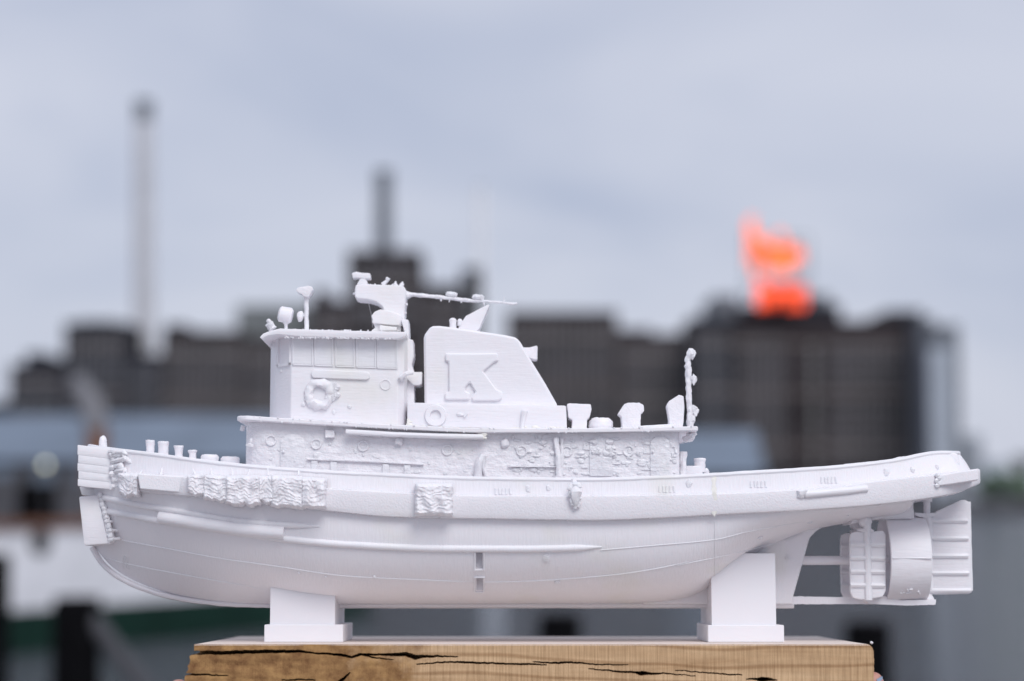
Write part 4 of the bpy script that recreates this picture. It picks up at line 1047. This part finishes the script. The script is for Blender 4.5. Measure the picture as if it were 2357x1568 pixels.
part('mast_spurs', m, P_ROUGH, mast)
m = MB(); pts = [A5(80, 562), A5(180, 550), A5(400, 572), A5(600, 590), A5(850, 618), A5(1200, 655), A5(1450, 668), A5(1700, 684), A5(1850, 700), A5(1960, 704)]
m.tube([V(*p, YC) for p in pts], [.0038, .0017, .0016, .0015, .0015, .0014, .0010, .0009, .0009, .0007], n=10, jit=.0005, step=.0014); boom = part('boom', m, P_ROUGH, tug)
m = MB()
for a, b_, y in ((790, 900, 545), (1235, 1345, 590)):
    p, q = V(*A5(a, y), YC), V(*A5(b_, y + 12), YC); m.blob(p, .0021, n=10, jit=.4, freq=500); m.blob(q, .0023, n=10, jit=.4, freq=500, seed=3); m.tube([p, q], .0024, n=8, jit=.0004, step=.001)
part('boom_block', m, P_ROUGH, boom)
m = MB()
for a, y, b_, y2, r in ((1730, 680, 1738, 585, .0007), (670, 600, 672, 660, .0012), (815, 630, 808, 678, .0008), (1010, 650, 1015, 690, .0009), (1390, 670, 1400, 735, .0010), (1740, 665, 1768, 640, .0005), (780, 540, 782, 500, .0010)):
    m.tube([V(*A5(a, y), YC), V(*A5(b_, y2), YC)], [r, r*.6], n=6, jit=.0003, step=.001)
part('boom_spurs', m, P_ROUGH, boom)
# work-boat lump and its chocks on the wheelhouse roof
YB_ = YC - .026
m = MB(); m.prism([A6(*p) for p in ((1495,735),(1540,680),(1620,648),(1720,660),(1850,700),(1905,730),(1910,870),(1700,855),(1520,835),(1505,815),(1515,790))], YB_, YB_ + .030, jit=.5); wb = part('roof_dinghy', m, P_SMOOTH, roof, bevel=.0022, seg=3, smooth=50)
m = MB(); m.prism([A6(*p) for p in ((1500,935),(1545,900),(1535,840),(1900,870),(1900,950),(1500,948))], YB_ + .003, YB_ + .026, jit=.7); part('dinghy_chock', m, P_SMOOTH, wb, bevel=.0008)
m = MB(); m.prism([A6(*p) for p in ((1605,862),(1850,890),(1845,940),(1605,940))], YB_ - .0005, YB_ + .004, jit=.4); part('dinghy_step', m, P_SMOOTH, wb, bevel=.0006, seg=1)
# aft face of the wheelhouse: ladder trunk and locker
m = MB(); m.prism([Z2(*p) for p in ((1600,520),(1668,525),(1675,640),(1672,700),(1712,710),(1718,860),(1700,930),(1722,1010),(1722,1290),(1650,1290),(1650,700))], YC - .030, YC - .005, jit=.9); tr = part('ladder_trunk', m, P_ROUGH, tug, bevel=.0008, seg=1)
m = MB(); m.prism([Z2(*p) for p in ((1650,1005),(1795,1000),(1790,1110),(1765,1122),(1715,1120),(1650,1060))], YC - .034, YC - .012, jit=.5); part('aft_locker', m, P_SMOOTH, tr, bevel=.0008)
m = MB(); m.tube([V(*Z2(1595, 1055), YW - .002), V(*Z2(1640, 1018), YW - .003), V(*Z2(1700, 1010), YW + .006)], [.0022, .0018, .0016], n=8, jit=.0004, step=.002); part('pipe', m, P_SMOOTH, tr)
m = MB()
for a, b_ in (((1300, 350), (1330, 470)), ((1330, 470), (1345, 600))): m.tube([V(*Z2(*a), YC), V(*Z2(*b_), YC)], .00012, n=4)
part('filament_string', m, P_ROUGH, mast)

# ---- funnel with its raised letter
YN = YC - .036
m = MB(); m.prism([Z3(*p) for p in ((248,530),(300,460),(360,458),(450,468),(640,495),(840,525),(905,540),(935,560),(1030,720),(1125,875),(1212,1030),(1212,1060),(255,1060))], YN, 2*YC - YN)
fun = part('funnel', m, P_SMOOTH, tug, bevel=.0042, seg=1, smooth=15)
Kp = [(405,655),(585,657),(780,655),(786,712),(757,718),(678,787),(770,913),(815,935),(812,983),(780,998),(602,998),(588,975),(622,935),(580,865),(545,905),(548,928),(582,942),(578,990),(400,990),(400,942),(430,932),(428,716),(403,710)]
m = MB(); m.prism([Z3(*p) for p in Kp], YN - .0026, YN + .001); part('letter_k', m, P_SMOOTH, fun, 'raised slab-serif letter K', bevel=.0009, seg=1, smooth=None)
m = MB(); m.prism([Z3(*p) for p in ((130,1010),(700,1020),(1272,1032),(1276,1100),(1280,1225),(130,1215))], YC - .050, YC + .050); cas = part('engine_casing', m, P_SMOOTH, tug, bevel=.0012)
YK = YC - .050
ring_on(Z3(335, 1105), 24, 13, YK, .0022, 'casing_lifebuoy', P_SMOOTH, cas)
m = MB(); m.blob(V(*Z3(515, 1098), YK), (.0030, .0016, .0016), n=10, jit=.5, freq=400); m.tube([V(*Z3(540, 1115), YK - .001), V(*Z3(560, 1085), YK - .001)], .0009, n=6); part('casing_stud', m, P_SMOOTH, cas)
m = MB(); m.tube([V(*Z3(975, 1070), YK - .002), V(*Z3(965, 1120), YK - .0015), V(*Z3(955, 1195), YK - .001)], [.0024, .0017, .0016], n=8, jit=.0006, step=.002); part('casing_pipe', m, P_SMOOTH, cas)
m = MB(); m.prism([A5(*p) for p in ((962,1150),(975,1070),(1040,985),(1090,912),(1370,762),(1475,715),(1490,735),(1440,850),(1325,1115),(1270,1175))], YC - .020, YC - .004, jit=.3); part('exhaust_cowl', m, P_SMOOTH, fun, bevel=.0010)
m = MB(); a = V(*A5(875, 1130), YC - .022); m.tube([a, V(*A5(872, 1040), YC - .022), V(*A5(872, 985), YC - .022), V(*A5(872, 950), YC - .022)], [.0026, .0027, .0030, .0016], n=14, jit=.0002, step=.001); m.tube([V(*A5(985, 1080), YC - .019), V(*A5(988, 1000), YC - .019), V(*A5(990, 962), YC - .019)], [.0018, .0022, .0012], n=12, jit=.0002, step=.001); part('funnel_whistle', m, P_SMOOTH, fun)
m = MB(); m.prism([Z3(*p) for p in ((955,612),(1012,614),(1055,600),(1068,604),(1066,700),(1048,704),(1012,690),(985,672))], YC - .010, YC + .004, jit=.6); part('funnel_lamp', m, P_ROUGH, fun, bevel=.0006, seg=1)

# ---- yellowed glue where the printed sections were joined
M_GLUE = plain('yellowed_glue', (.82, .80, .75), .4, .06, 120, .5)
m = MB()
for (u0, y0), (u1, y1), Y in (((945, 984), (1080, 988), YK), ((1000, 978), (1012, 986), YK), ((1180, 986), (1300, 989), YK), ((940, 968), (944, 986), YK)):
    for i in range(16):
        t = i/15; m.blob(V(u0 + (u1-u0)*t + random.uniform(-3, 3), y0 + (y1-y0)*t + random.uniform(-4, 2), Y), (random.uniform(.001, .003), .0005, random.uniform(.0006, .0016)), n=8, jit=.6, freq=300, seed=i)
for i in range(14): m.blob(V(1105 + random.uniform(-9, 14), 1003 + random.uniform(-3, 6), YD - .0075), (.0018, .0012, .001), n=8, jit=.7, freq=400, seed=i)
part('glue_bead', m, M_GLUE, cas)['kind'] = 'stuff'
m = MB()
for i in range(29):
    y = 1098 + 3.0*i; p, nn = hit(1644 + random.uniform(-2, 2), y) if y > 1186 or y < 1136 else (V(1644, y, YC - B_t(1644) - .0066), Vector((0, -1, 0)))
    m.blob(p, (random.uniform(.0008, .0022), 0.00016, .0026), n=8, jit=.5, freq=300, seed=i)
part('glue_seam', m, M_GLUE, tug)['kind'] = 'stuff'
# ---- fittings on the upper deck
def fitting(name, cx_, prof, Y, jit=.0004, n=18): 
    m = MB(); m.lathe(cx_, prof, Y, n=n, jit=jit, sub=4); return part(name, m, P_ROUGH, tug, smooth=45)
def zz(f, pts): return [f(*p) for p in pts]
Yv = YC - .030
m = MB(); m.prism(zz(Z3, ((1280,1020),(1300,1016),(1450,1022),(1456,1060),(1444,1115),(1424,1132),(1422,1215),(1312,1215),(1318,1136),(1290,1118))), Yv - .010, Yv + .008, jit=.5); part('deck_vent', m, P_SMOOTH, tug, 'square-headed vent', bevel=.0022, seg=2)
c = Z3(1522, 1165)[0]; fitting('deck_hatch', c, [(26, Z3(0,1212)[1]), (29, Z3(0,1180)[1]), (27, Z3(0,1145)[1]), (20, Z3(0,1124)[1]), (.1, Z3(0,1121)[1])], Yv, jit=.0007)
m = MB(); m.prism(zz(Z3, ((1650,1085),(1672,1050),(1690,1022),(1720,1010),(1800,1012),(1832,1030),(1834,1070),(1812,1092),(1805,1215),(1680,1215),(1672,1110))), Yv - .010, Yv + .008, jit=.9); part('deck_vent', m, P_ROUGH, tug, 'mushroom-headed vent', bevel=.0018, seg=2)
m = MB(); m.prism(zz(Z3, ((1800,1178),(2000,1166),(2050,1168),(2050,1212),(1800,1212))), Yv - .012, Yv + .012, jit=.5); part('deck_ledge', m, P_ROUGH, tug, bevel=.0006, seg=1)
m = MB(); m.prism(zz(Z3, ((1997,1030),(2012,1000),(2085,955),(2118,965),(2125,1040),(2118,1160),(2110,1195),(2015,1190),(2012,1120))), Yv - .006, Yv + .006, jit=.6); part('deck_vent', m, P_ROUGH, tug, 'tall paddle-shaped vent', bevel=.0024, seg=3, smooth=50)
m = MB(); m.tube([V(*Z3(*p), Yv) for p in ((2165,1195),(2158,1000),(2152,850),(2146,690),(2168,660),(2170,622))], [.0027, .0022, .0022, .0022, .0034, .0018], n=10, jit=.0010, step=.0012)
for p in ((2190,850), (2195,1060), (2180,668), (2188,835), (2200,1075), (2180,1130)): m.blob(V(*Z3(*p), Yv), (.0026, .0022, .0034), n=10, jit=.7, freq=400, seed=p[1])
part('stern_light_mast', m, P_ROUGH, tug)
# ---- deck fittings fore and aft
Yb_ = YC - .03
def bitt(px0, px1, yt, yb, Y, flare=0.0, name='bollard'):
    c = (px0 + px1)/2; r = (px1 - px0)/2
    return fitting(name, c, [(r*(1 - flare), yb + 14), (r*(1 - flare), yb - 2), (r*(1 - flare*.9), yt + (yb - yt)*.5), (r, yt + 2.5), (r*.94, yt), (.1, yt - .3)], Y)
a, b_ = Z1(262, 182), Z1(316, 265); m = MB(); m.lathe((a[0]+b_[0])/2, [(9.5, b_[1]+14), (9.5, b_[1]), (8.8, a[1]+12), (6, a[1]+3), (2, a[1])], YC - .02, n=16, jit=.0005, sub=4); part('bow_bitt', m, P_ROUGH, tug, smooth=50)
for x0, x1, yt, yb, fl in ((586,650,214,295,.12), (670,748,222,302,.1), (783,850,252,320,.2), (880,946,283,325,.25)):
    p, q = Z1(x0, yt), Z1(x1, yb); bitt(p[0], q[0], p[1], q[1], Yb_, fl)
for x0, x1, yt, yb in ((968,1096,316,345), (1108,1242,330,368)):
    p, q = Z1(x0, yt), Z1(x1, yb); fitting('deck_cover', (p[0]+q[0])/2, [((q[0]-p[0])/2, q[1]+10), ((q[0]-p[0])/2, p[1]+5), ((q[0]-p[0])/2*.85, p[1]), (.1, p[1]-1)], Yb_)
m = MB(); m.prism(zz(Z5, ((2045,500),(2230,496),(2235,610),(2045,610))), YC - .04, YC - .01, jit=.5); part('towing_winch', m, P_SMOOTH, tug, bevel=.0012)
p, q = Z5(2153, 432), Z5(2262, 500); bitt(p[0], q[0], p[1], q[1], YC - .035, .12, 'towing_bitt')
m = MB(); m.blob(V(*Z5(2265, 550), YC - .035), (.0022, .002, .0024), n=10, jit=.6, freq=400); m.blob(V(*Z5(2045, 495), YC - .045), .0016, n=8, jit=.6, freq=400); part('winch_fitting', m, P_ROUGH, tug)
m = MB()
for i in range(70):
    u = random.uniform(1680, 1930); m.blob(V(u, rail_t(u) - .8, YC - B_t(u) + .0025), random.uniform(.0004, .0008), n=6, jit=.6, freq=900, seed=i)
for i in range(40):
    u = random.uniform(255, 560); m.blob(V(u, rail_t(u) - .6, YC - B_t(u) + .0025), random.uniform(.0003, .0007), n=6, jit=.6, freq=900, seed=i)
part('rail_burrs', m, P_ROUGH, tug)['kind'] = 'stuff'

# ---- stern gear: shaft, nozzle, propeller, rudders
m = MB(); sh = [V(*Z6(850, 908), YC), V(*Z6(1000, 908), YC), V(*Z6(1230, 908), YC), V(*Z6(1480, 900), YC)]
m.tube(sh, [.0034, .0035, .0034, .0032], n=18, jit=.0001, step=.01); part('propeller_shaft', m, P_SMOOTH, tug, smooth=60)
kx = YC / F
xn0, xn1 = V(2034, 1290, YC).x, V(2126, 1290, YC).x; zc = V(2070, 1287.5, YC).z; Rn = 101 * kx * .98
def ring_loft(secs, n=56):
    vs, fs = [], []; k = len(secs)
    for i in range(n):
        t = 2*math.pi*i/n
        for x, r in secs: vs.append((x, YC + math.cos(t)*r, zc + math.sin(t)*r))
    for i in range(n):
        for j in range(k): fs.append((i*k + j, i*k + (j+1) % k, ((i+1) % n)*k + (j+1) % k, ((i+1) % n)*k + j))
    return MB().add(vs, fs)
w_ = xn1 - xn0
m = ring_loft([(xn0, Rn*1.0), (xn0 + w_*.25, Rn*1.01), (xn0 + w_*.6, Rn*.99), (xn1, Rn*.955), (xn1, Rn*.90), (xn0 + w_*.5, Rn*.86), (xn0 + w_*.15, Rn*.90), (xn0 - .0006, Rn*.965)])
noz = part('propeller_nozzle', m, P_SMOOTH, tug, smooth=40)
m = MB(); m.tube([(xn0 + w_*x, YC - Rn*(1.008 - .02*x) * math.cos(.03), zc + .0003) for x in np.linspace(.02, .98, 8)], .0006, n=6, jit=.0002); part('nozzle_seam', m, P_SMOOTH, noz)
m = MB()
for i in range(16): a = R(-48 + random.uniform(-5, 5)); x = xn0 + w_*random.uniform(.25, .8); m.blob(Vector((x, YC - Rn*math.cos(a), zc + Rn*math.sin(a))), random.uniform(.0005, .0012), n=6, jit=.6, freq=800, seed=i)
part('nozzle_burrs', m, P_ROUGH, noz)['kind'] = 'stuff'
m = MB(); m.prism([(2030,1182),(2040,1174),(2104,1168),(2106,1194),(2034,1196)], YC - .018, YC + .018); part('nozzle_headbox', m, P_SMOOTH, noz, bevel=.002)
m = MB(); xp = xn0 + w_*.55; hub = Vector((xp, YC, zc)); m.tube([hub + Vector((-.007, 0, 0)), hub, hub + Vector((.008, 0, 0))], [.0048, .0050, .002], n=14); prop = part('propeller', m, P_SMOOTH, tug, smooth=50)
for kq in range(4):
    a = R(45 + 90*kq); rad = Vector((0, math.cos(a), math.sin(a))); tan = Vector((0, -math.sin(a), math.cos(a))); m = MB(); vs, fs = [], []
    for i in range(7):
        s = .004 + (Rn*.82 - .004)*i/6; c_ = (.006 + .016*math.sin(math.pi*min(1, i/6*.85 + .1))); tw = R(60 - 6*i)
        for e in (-1, 1):
            for th in (-.0006, .0006):
                vs.append(hub + rad*s + tan*c_*.5*e*math.sin(tw) + Vector((c_*.5*e*math.cos(tw) + th, 0, 0)))
    for i in range(6):
        o = i*4; fs += [(o, o+4, o+6, o+2), (o+1, o+3, o+7, o+5), (o, o+1, o+5, o+4), (o+2, o+6, o+7, o+3)]
    fs += [(0, 2, 3, 1), (24, 25, 27, 26)]; m.add(vs, fs); part('blade', m, P_SMOOTH, prop, smooth=50)
def plate(outline, Y, t, ribs, cols, name, label, lead):
    m = MB(); m.prism(outline, Y - t, Y + t, jit=.35); o = part(name, m, P_SMOOTH, tug, label, bevel=.0008, seg=2)
    for a, b_ in ribs:
        q = MB(); q.tube([V(a[0], a[1], Y - t), V(b_[0], b_[1], Y - t)], .0020, n=6, jit=.0002, step=.004); part('rib', q, P_SMOOTH, o)
    for a, b_, r in cols:
        q = MB(); q.tube([V(a[0], a[1], Y - t*.6), V(b_[0], b_[1], Y - t*.6)], r, n=10, jit=.0002, step=.006); part('rudder_post' if r > .001 else 'rib', q, P_SMOOTH, o)
    return o
rd = plate(zz(Z6, ((1738,602),(1800,583),(1830,560),(1900,530),(1985,490),(2015,486),(2050,505),(2058,800),(2064,1118),(2045,1140),(1850,1146),(1790,1145),(1742,1112))), YC, .0030,
    [(Z6(1745, y), Z6(x, y)) for y, x in ((632,2030), (755,2036), (877,2034), (997,2040), (1118,2055))],
    [(Z6(1752, 605), Z6(1755, 1110), .0040), (Z6(1970, 520), Z6(1975, 1110), .00099), (Z6(2045, 500), Z6(2060, 1120), .0009)], 'main_rudder', 'ribbed main rudder behind the nozzle', 0)
m = MB(); m.tube([V(*Z6(1748, p), YC) for p in (470, 500)], .0040, n=14); m.tube([V(*Z6(1748, p), YC) for p in (495, 585)], .0026, n=14, jit=.0002, step=.002); m.prism(zz(Z6, ((1665,575),(1720,580),(1800,578),(1808,600),(1735,612),(1670,598))), YC - .006, YC + .006, jit=1.0); part('rudder_stock', m, P_ROUGH, tug)
m = MB(); m.tube([V(*Z6(1755, p), YC) for p in (1110, 1150, 1190)], [.0030, .0034, .0060], n=12, jit=.0003, step=.002); part('rudder_pintle', m, P_ROUGH, tug)
for Y, lab in ((YC + .021, 'far flanking rudder'), (YC - .021, 'near flanking rudder')):
    sc = (YC - .021) / Y   # same real size, further back
    def fz(x, y):
        p = V(*Z6(x, y), YC - .021); 
        return (CX + p.x / (Y*math.cos(TA) + p.z*math.sin(TA)) * F, CY - (-Y*math.sin(TA) + p.z*math.cos(TA)) / (Y*math.cos(TA) + p.z*math.sin(TA)) * F)
    o = plate([fz(*p) for p in ((1212,760),(1218,722),(1250,708),(1330,712),(1440,700),(1462,730),(1462,1120),(1440,1162),(1370,1172),(1290,1182),(1235,1170),(1216,1130),(1210,900))], Y, .0022,
        [(fz(1214, y), fz(1455, y + 4)) for y in (798, 892, 985, 1080)], [(fz(1330, 640), fz(1340, 1185), .0032), (fz(1222, 760), fz(1230, 1140), .0010)], 'flanking_rudder', lab, 0)
    m = MB(); c0 = fz(1318, 640); m.blob(V(c0[0], c0[1], Y), (.0052, .005, .0050), n=12, jit=.15, freq=300); c1 = fz(1322, 700); m.blob(V(c1[0], c1[1], Y), (.0062, .0045, .0022), n=12, jit=.5, freq=400); part('rudder_head', m, P_ROUGH, o)

# =================================================================== STANDS
def stand(label, ux0, ux1, bx0, bx1, ytop, ystep):
    Yf, Yk = YC - .043, YC + .043
    z0 = ZT; zs_ = V(1178, ystep, Yf).z; zt = V(1178, ytop, Yf).z
    root = thing('display_stand', label, 'display stand', ((V(bx0, 1460, Yf).x + V(bx1, 1460, Yf).x)/2, YC, z0), group='stands under the model')
    m = MB(); m.box((V(bx0, 1460, Yf).x, Yf - .002, z0 + .0001), (V(bx1, 1460, Yf).x, Yk + .002, zs_)); part('base', m, P_STAND, root, bevel=.0004, seg=1)
    m = MB(); m.box((V(ux0, 1400, Yf).x, Yf, zs_ - .0005), (V(ux1, 1400, Yf).x, Yk, zt))
    sk = MB(); sk.prism([(1480,1376),(1600,1338),(1700,1288),(1780,1243),(1875,1205),(1900,1200),(1880,1222),(1864,1238),(1826,1374),(1824,1395),(1480,1395)], YC - .0087, YC + .0087)
    m = boolean(m, hull_mb)
    part('cradle', m, P_STAND, root, bevel=0, smooth=30)
    return root
stand('white stepped stand under the bow half of the model', 622, 771, 609, 790, 1300, 1438)
stand('taller white stepped stand under the stern of the model', 1638, 1786, 1629, 1804, 1274, 1439)

# =================================================================== HANDS HOLDING THE TIMBER
M_SKIN, nt, b = new_mat('skin'); t_ = node(nt, 'ShaderNodeTexCoord'); n_ = node(nt, 'ShaderNodeTexNoise', i_Scale=140.0, i_Detail=4.0)
r_ = ramp(nt, .3, (.44, .20, .165), .7, (.56, .30, .24)); nt.links.new(t_.outputs['Object'], n_.inputs['Vector']); nt.links.new(n_.outputs['Fac'], r_.inputs['Fac']); nt.links.new(r_.outputs['Color'], b.inputs['Base Color'])
b.inputs['Roughness'].default_value = .5; b.inputs['Subsurface Weight'].default_value = .15; b.inputs['Subsurface Radius'].default_value = (.004, .0015, .001)
M_NAIL = plain('nail_polish', (.36, .46, .60), .2, .05, 30, .6)
M_SLEEVE = plain('sleeve', (.03, .03, .04), .9, .3, 40)
def skin_hand(side, label):
    """palm under the timber end, four fingers curled beneath it, thumb up against the end face"""
    s = side; xe = XR if s > 0 else XL - .004
    zb = ZT - BH; y = D0 + .060
    def P(dx, dy, z): return Vector((xe + s*dx, y + dy, z))
    verts = [P(.012, .02, zb - .055), P(.002, .015, zb - .030), P(-.012, .01, zb - .020)]     # wrist, palm, knuckle root
    rad = [.024, .026, .022]; edges = [(0, 1), (1, 2)]
    verts.append(P(.020, .04, zb - .13)); rad.append(.026); edges.append((3, 0))
    for k, (oy, ln, r) in enumerate(((-.028, .062, .0085), (-.008, .070, .009), (.013, .066, .0085), (.032, .054, .0075))):
        base = len(verts)
        verts += [P(-.016, oy, zb - .016), P(-.016 - ln*.45, oy - .003, zb - .0105), P(-.016 - ln*.78, oy - .004, zb - .0095), P(-.016 - ln, oy - .004, zb - .0090)]
        rad += [r*1.15, r, r*.95, r*.75]; edges += [(2, base), (base, base+1), (base+1, base+2), (base+2, base+3)]
    base = len(verts)
    tip = V(2009 if s > 0 else 412, 1541 if s > 0 else 1558, D0 + (.014 if s > 0 else .020))
    th = [P(.020, -.012, zb - .022), Vector((tip.x + s*.004, tip.y + .012, tip.z - .040)), Vector((tip.x + s*.001, tip.y + .004, tip.z - .016)), tip - Vector((s*.0005, 0, .001))]
    verts += th; rad += [.0135, .0105, .0100, .0075]; edges += [(1, base), (base, base+1), (base+1, base+2), (base+2, base+3)]
    me = bpy.data.meshes.new('hand'); root_p = verts[0].copy()
    me.from_pydata([v - root_p for v in verts], edges, [])
    o = bpy.data.objects.new('tmp_hand', me); COL.objects.link(o)
    o.modifiers.new('skin', 'SKIN'); sv = me.skin_vertices[0].data
    for i, r in enumerate(rad): sv[i].radius = (r, r)
    sv[0].use_root = True
    sb = o.modifiers.new('sub', 'SUBSURF'); sb.levels = sb.render_levels = 3
    bpy.context.view_layer.update()
    res = bpy.data.meshes.new_from_object(o.evaluated_get(bpy.context.evaluated_depsgraph_get())); bpy.data.objects.remove(o)
    res.name = 'hand'; res.materials.clear(); res.materials.append(M_SKIN); res.polygons.foreach_set('use_smooth', [True]*len(res.polygons))
    h = bpy.data.objects.new('hand', res); COL.objects.link(h)
    h.matrix_world = BENCH @ Matrix.Translation(root_p); props(h, label, 'hand', 'hands holding the timber')
    global BASE
    BASE = root_p
    # thumb nail: curved plate on the outer side of the tip
    ax_ = (th[3] - th[2]).normalized(); out = Vector((s*.75, -.62, -.12)); out = (out - ax_*out.dot(ax_)).normalized(); sidev = ax_.cross(out)
    m = MB(); nu, nv = 8, 8; vs, fs = [], []
    cN = th[3] - ax_*.0105
    for lay in (0, .0006):
        for i in range(nu + 1):
            for j in range(nv + 1):
                a = (i/nu - .5)*1.25; l = (j/nv - .35)*.0105; rr = .0066 + lay - .0000
                tipc = max(0, j/nv - .75)*(abs(i/nu - .5)*.006)
                vs.append(cN + out*math.cos(a)*rr + sidev*math.sin(a)*rr + ax_*(l - tipc))
    w = nv + 1; N1 = (nu + 1)*w
    for lay in (0, 1):
        for i in range(nu):
            for j in range(nv):
                o_ = lay*N1; fs.append((o_ + i*w + j, o_ + i*w + j + 1, o_ + (i+1)*w + j + 1, o_ + (i+1)*w + j))
    m.add(vs, fs); part('thumb_nail', m, M_NAIL, h, 'pale blue painted thumb nail', smooth=60)
    m = MB(); a, b_ = verts[0].lerp(verts[3], .55), verts[3] + (verts[3] - verts[0])*.6; m.tube([a, a.lerp(b_, .5), b_], [.031, .034, .037], n=18, jit=.001, step=.01); part('sleeve', m, M_SLEEVE, h, smooth=60)
skin_hand(1, 'thumb tip with pale blue nail polish against the timber, near the main rudder')
skin_hand(-1, 'pink fingertip barely showing at the brown-stained end of the timber')
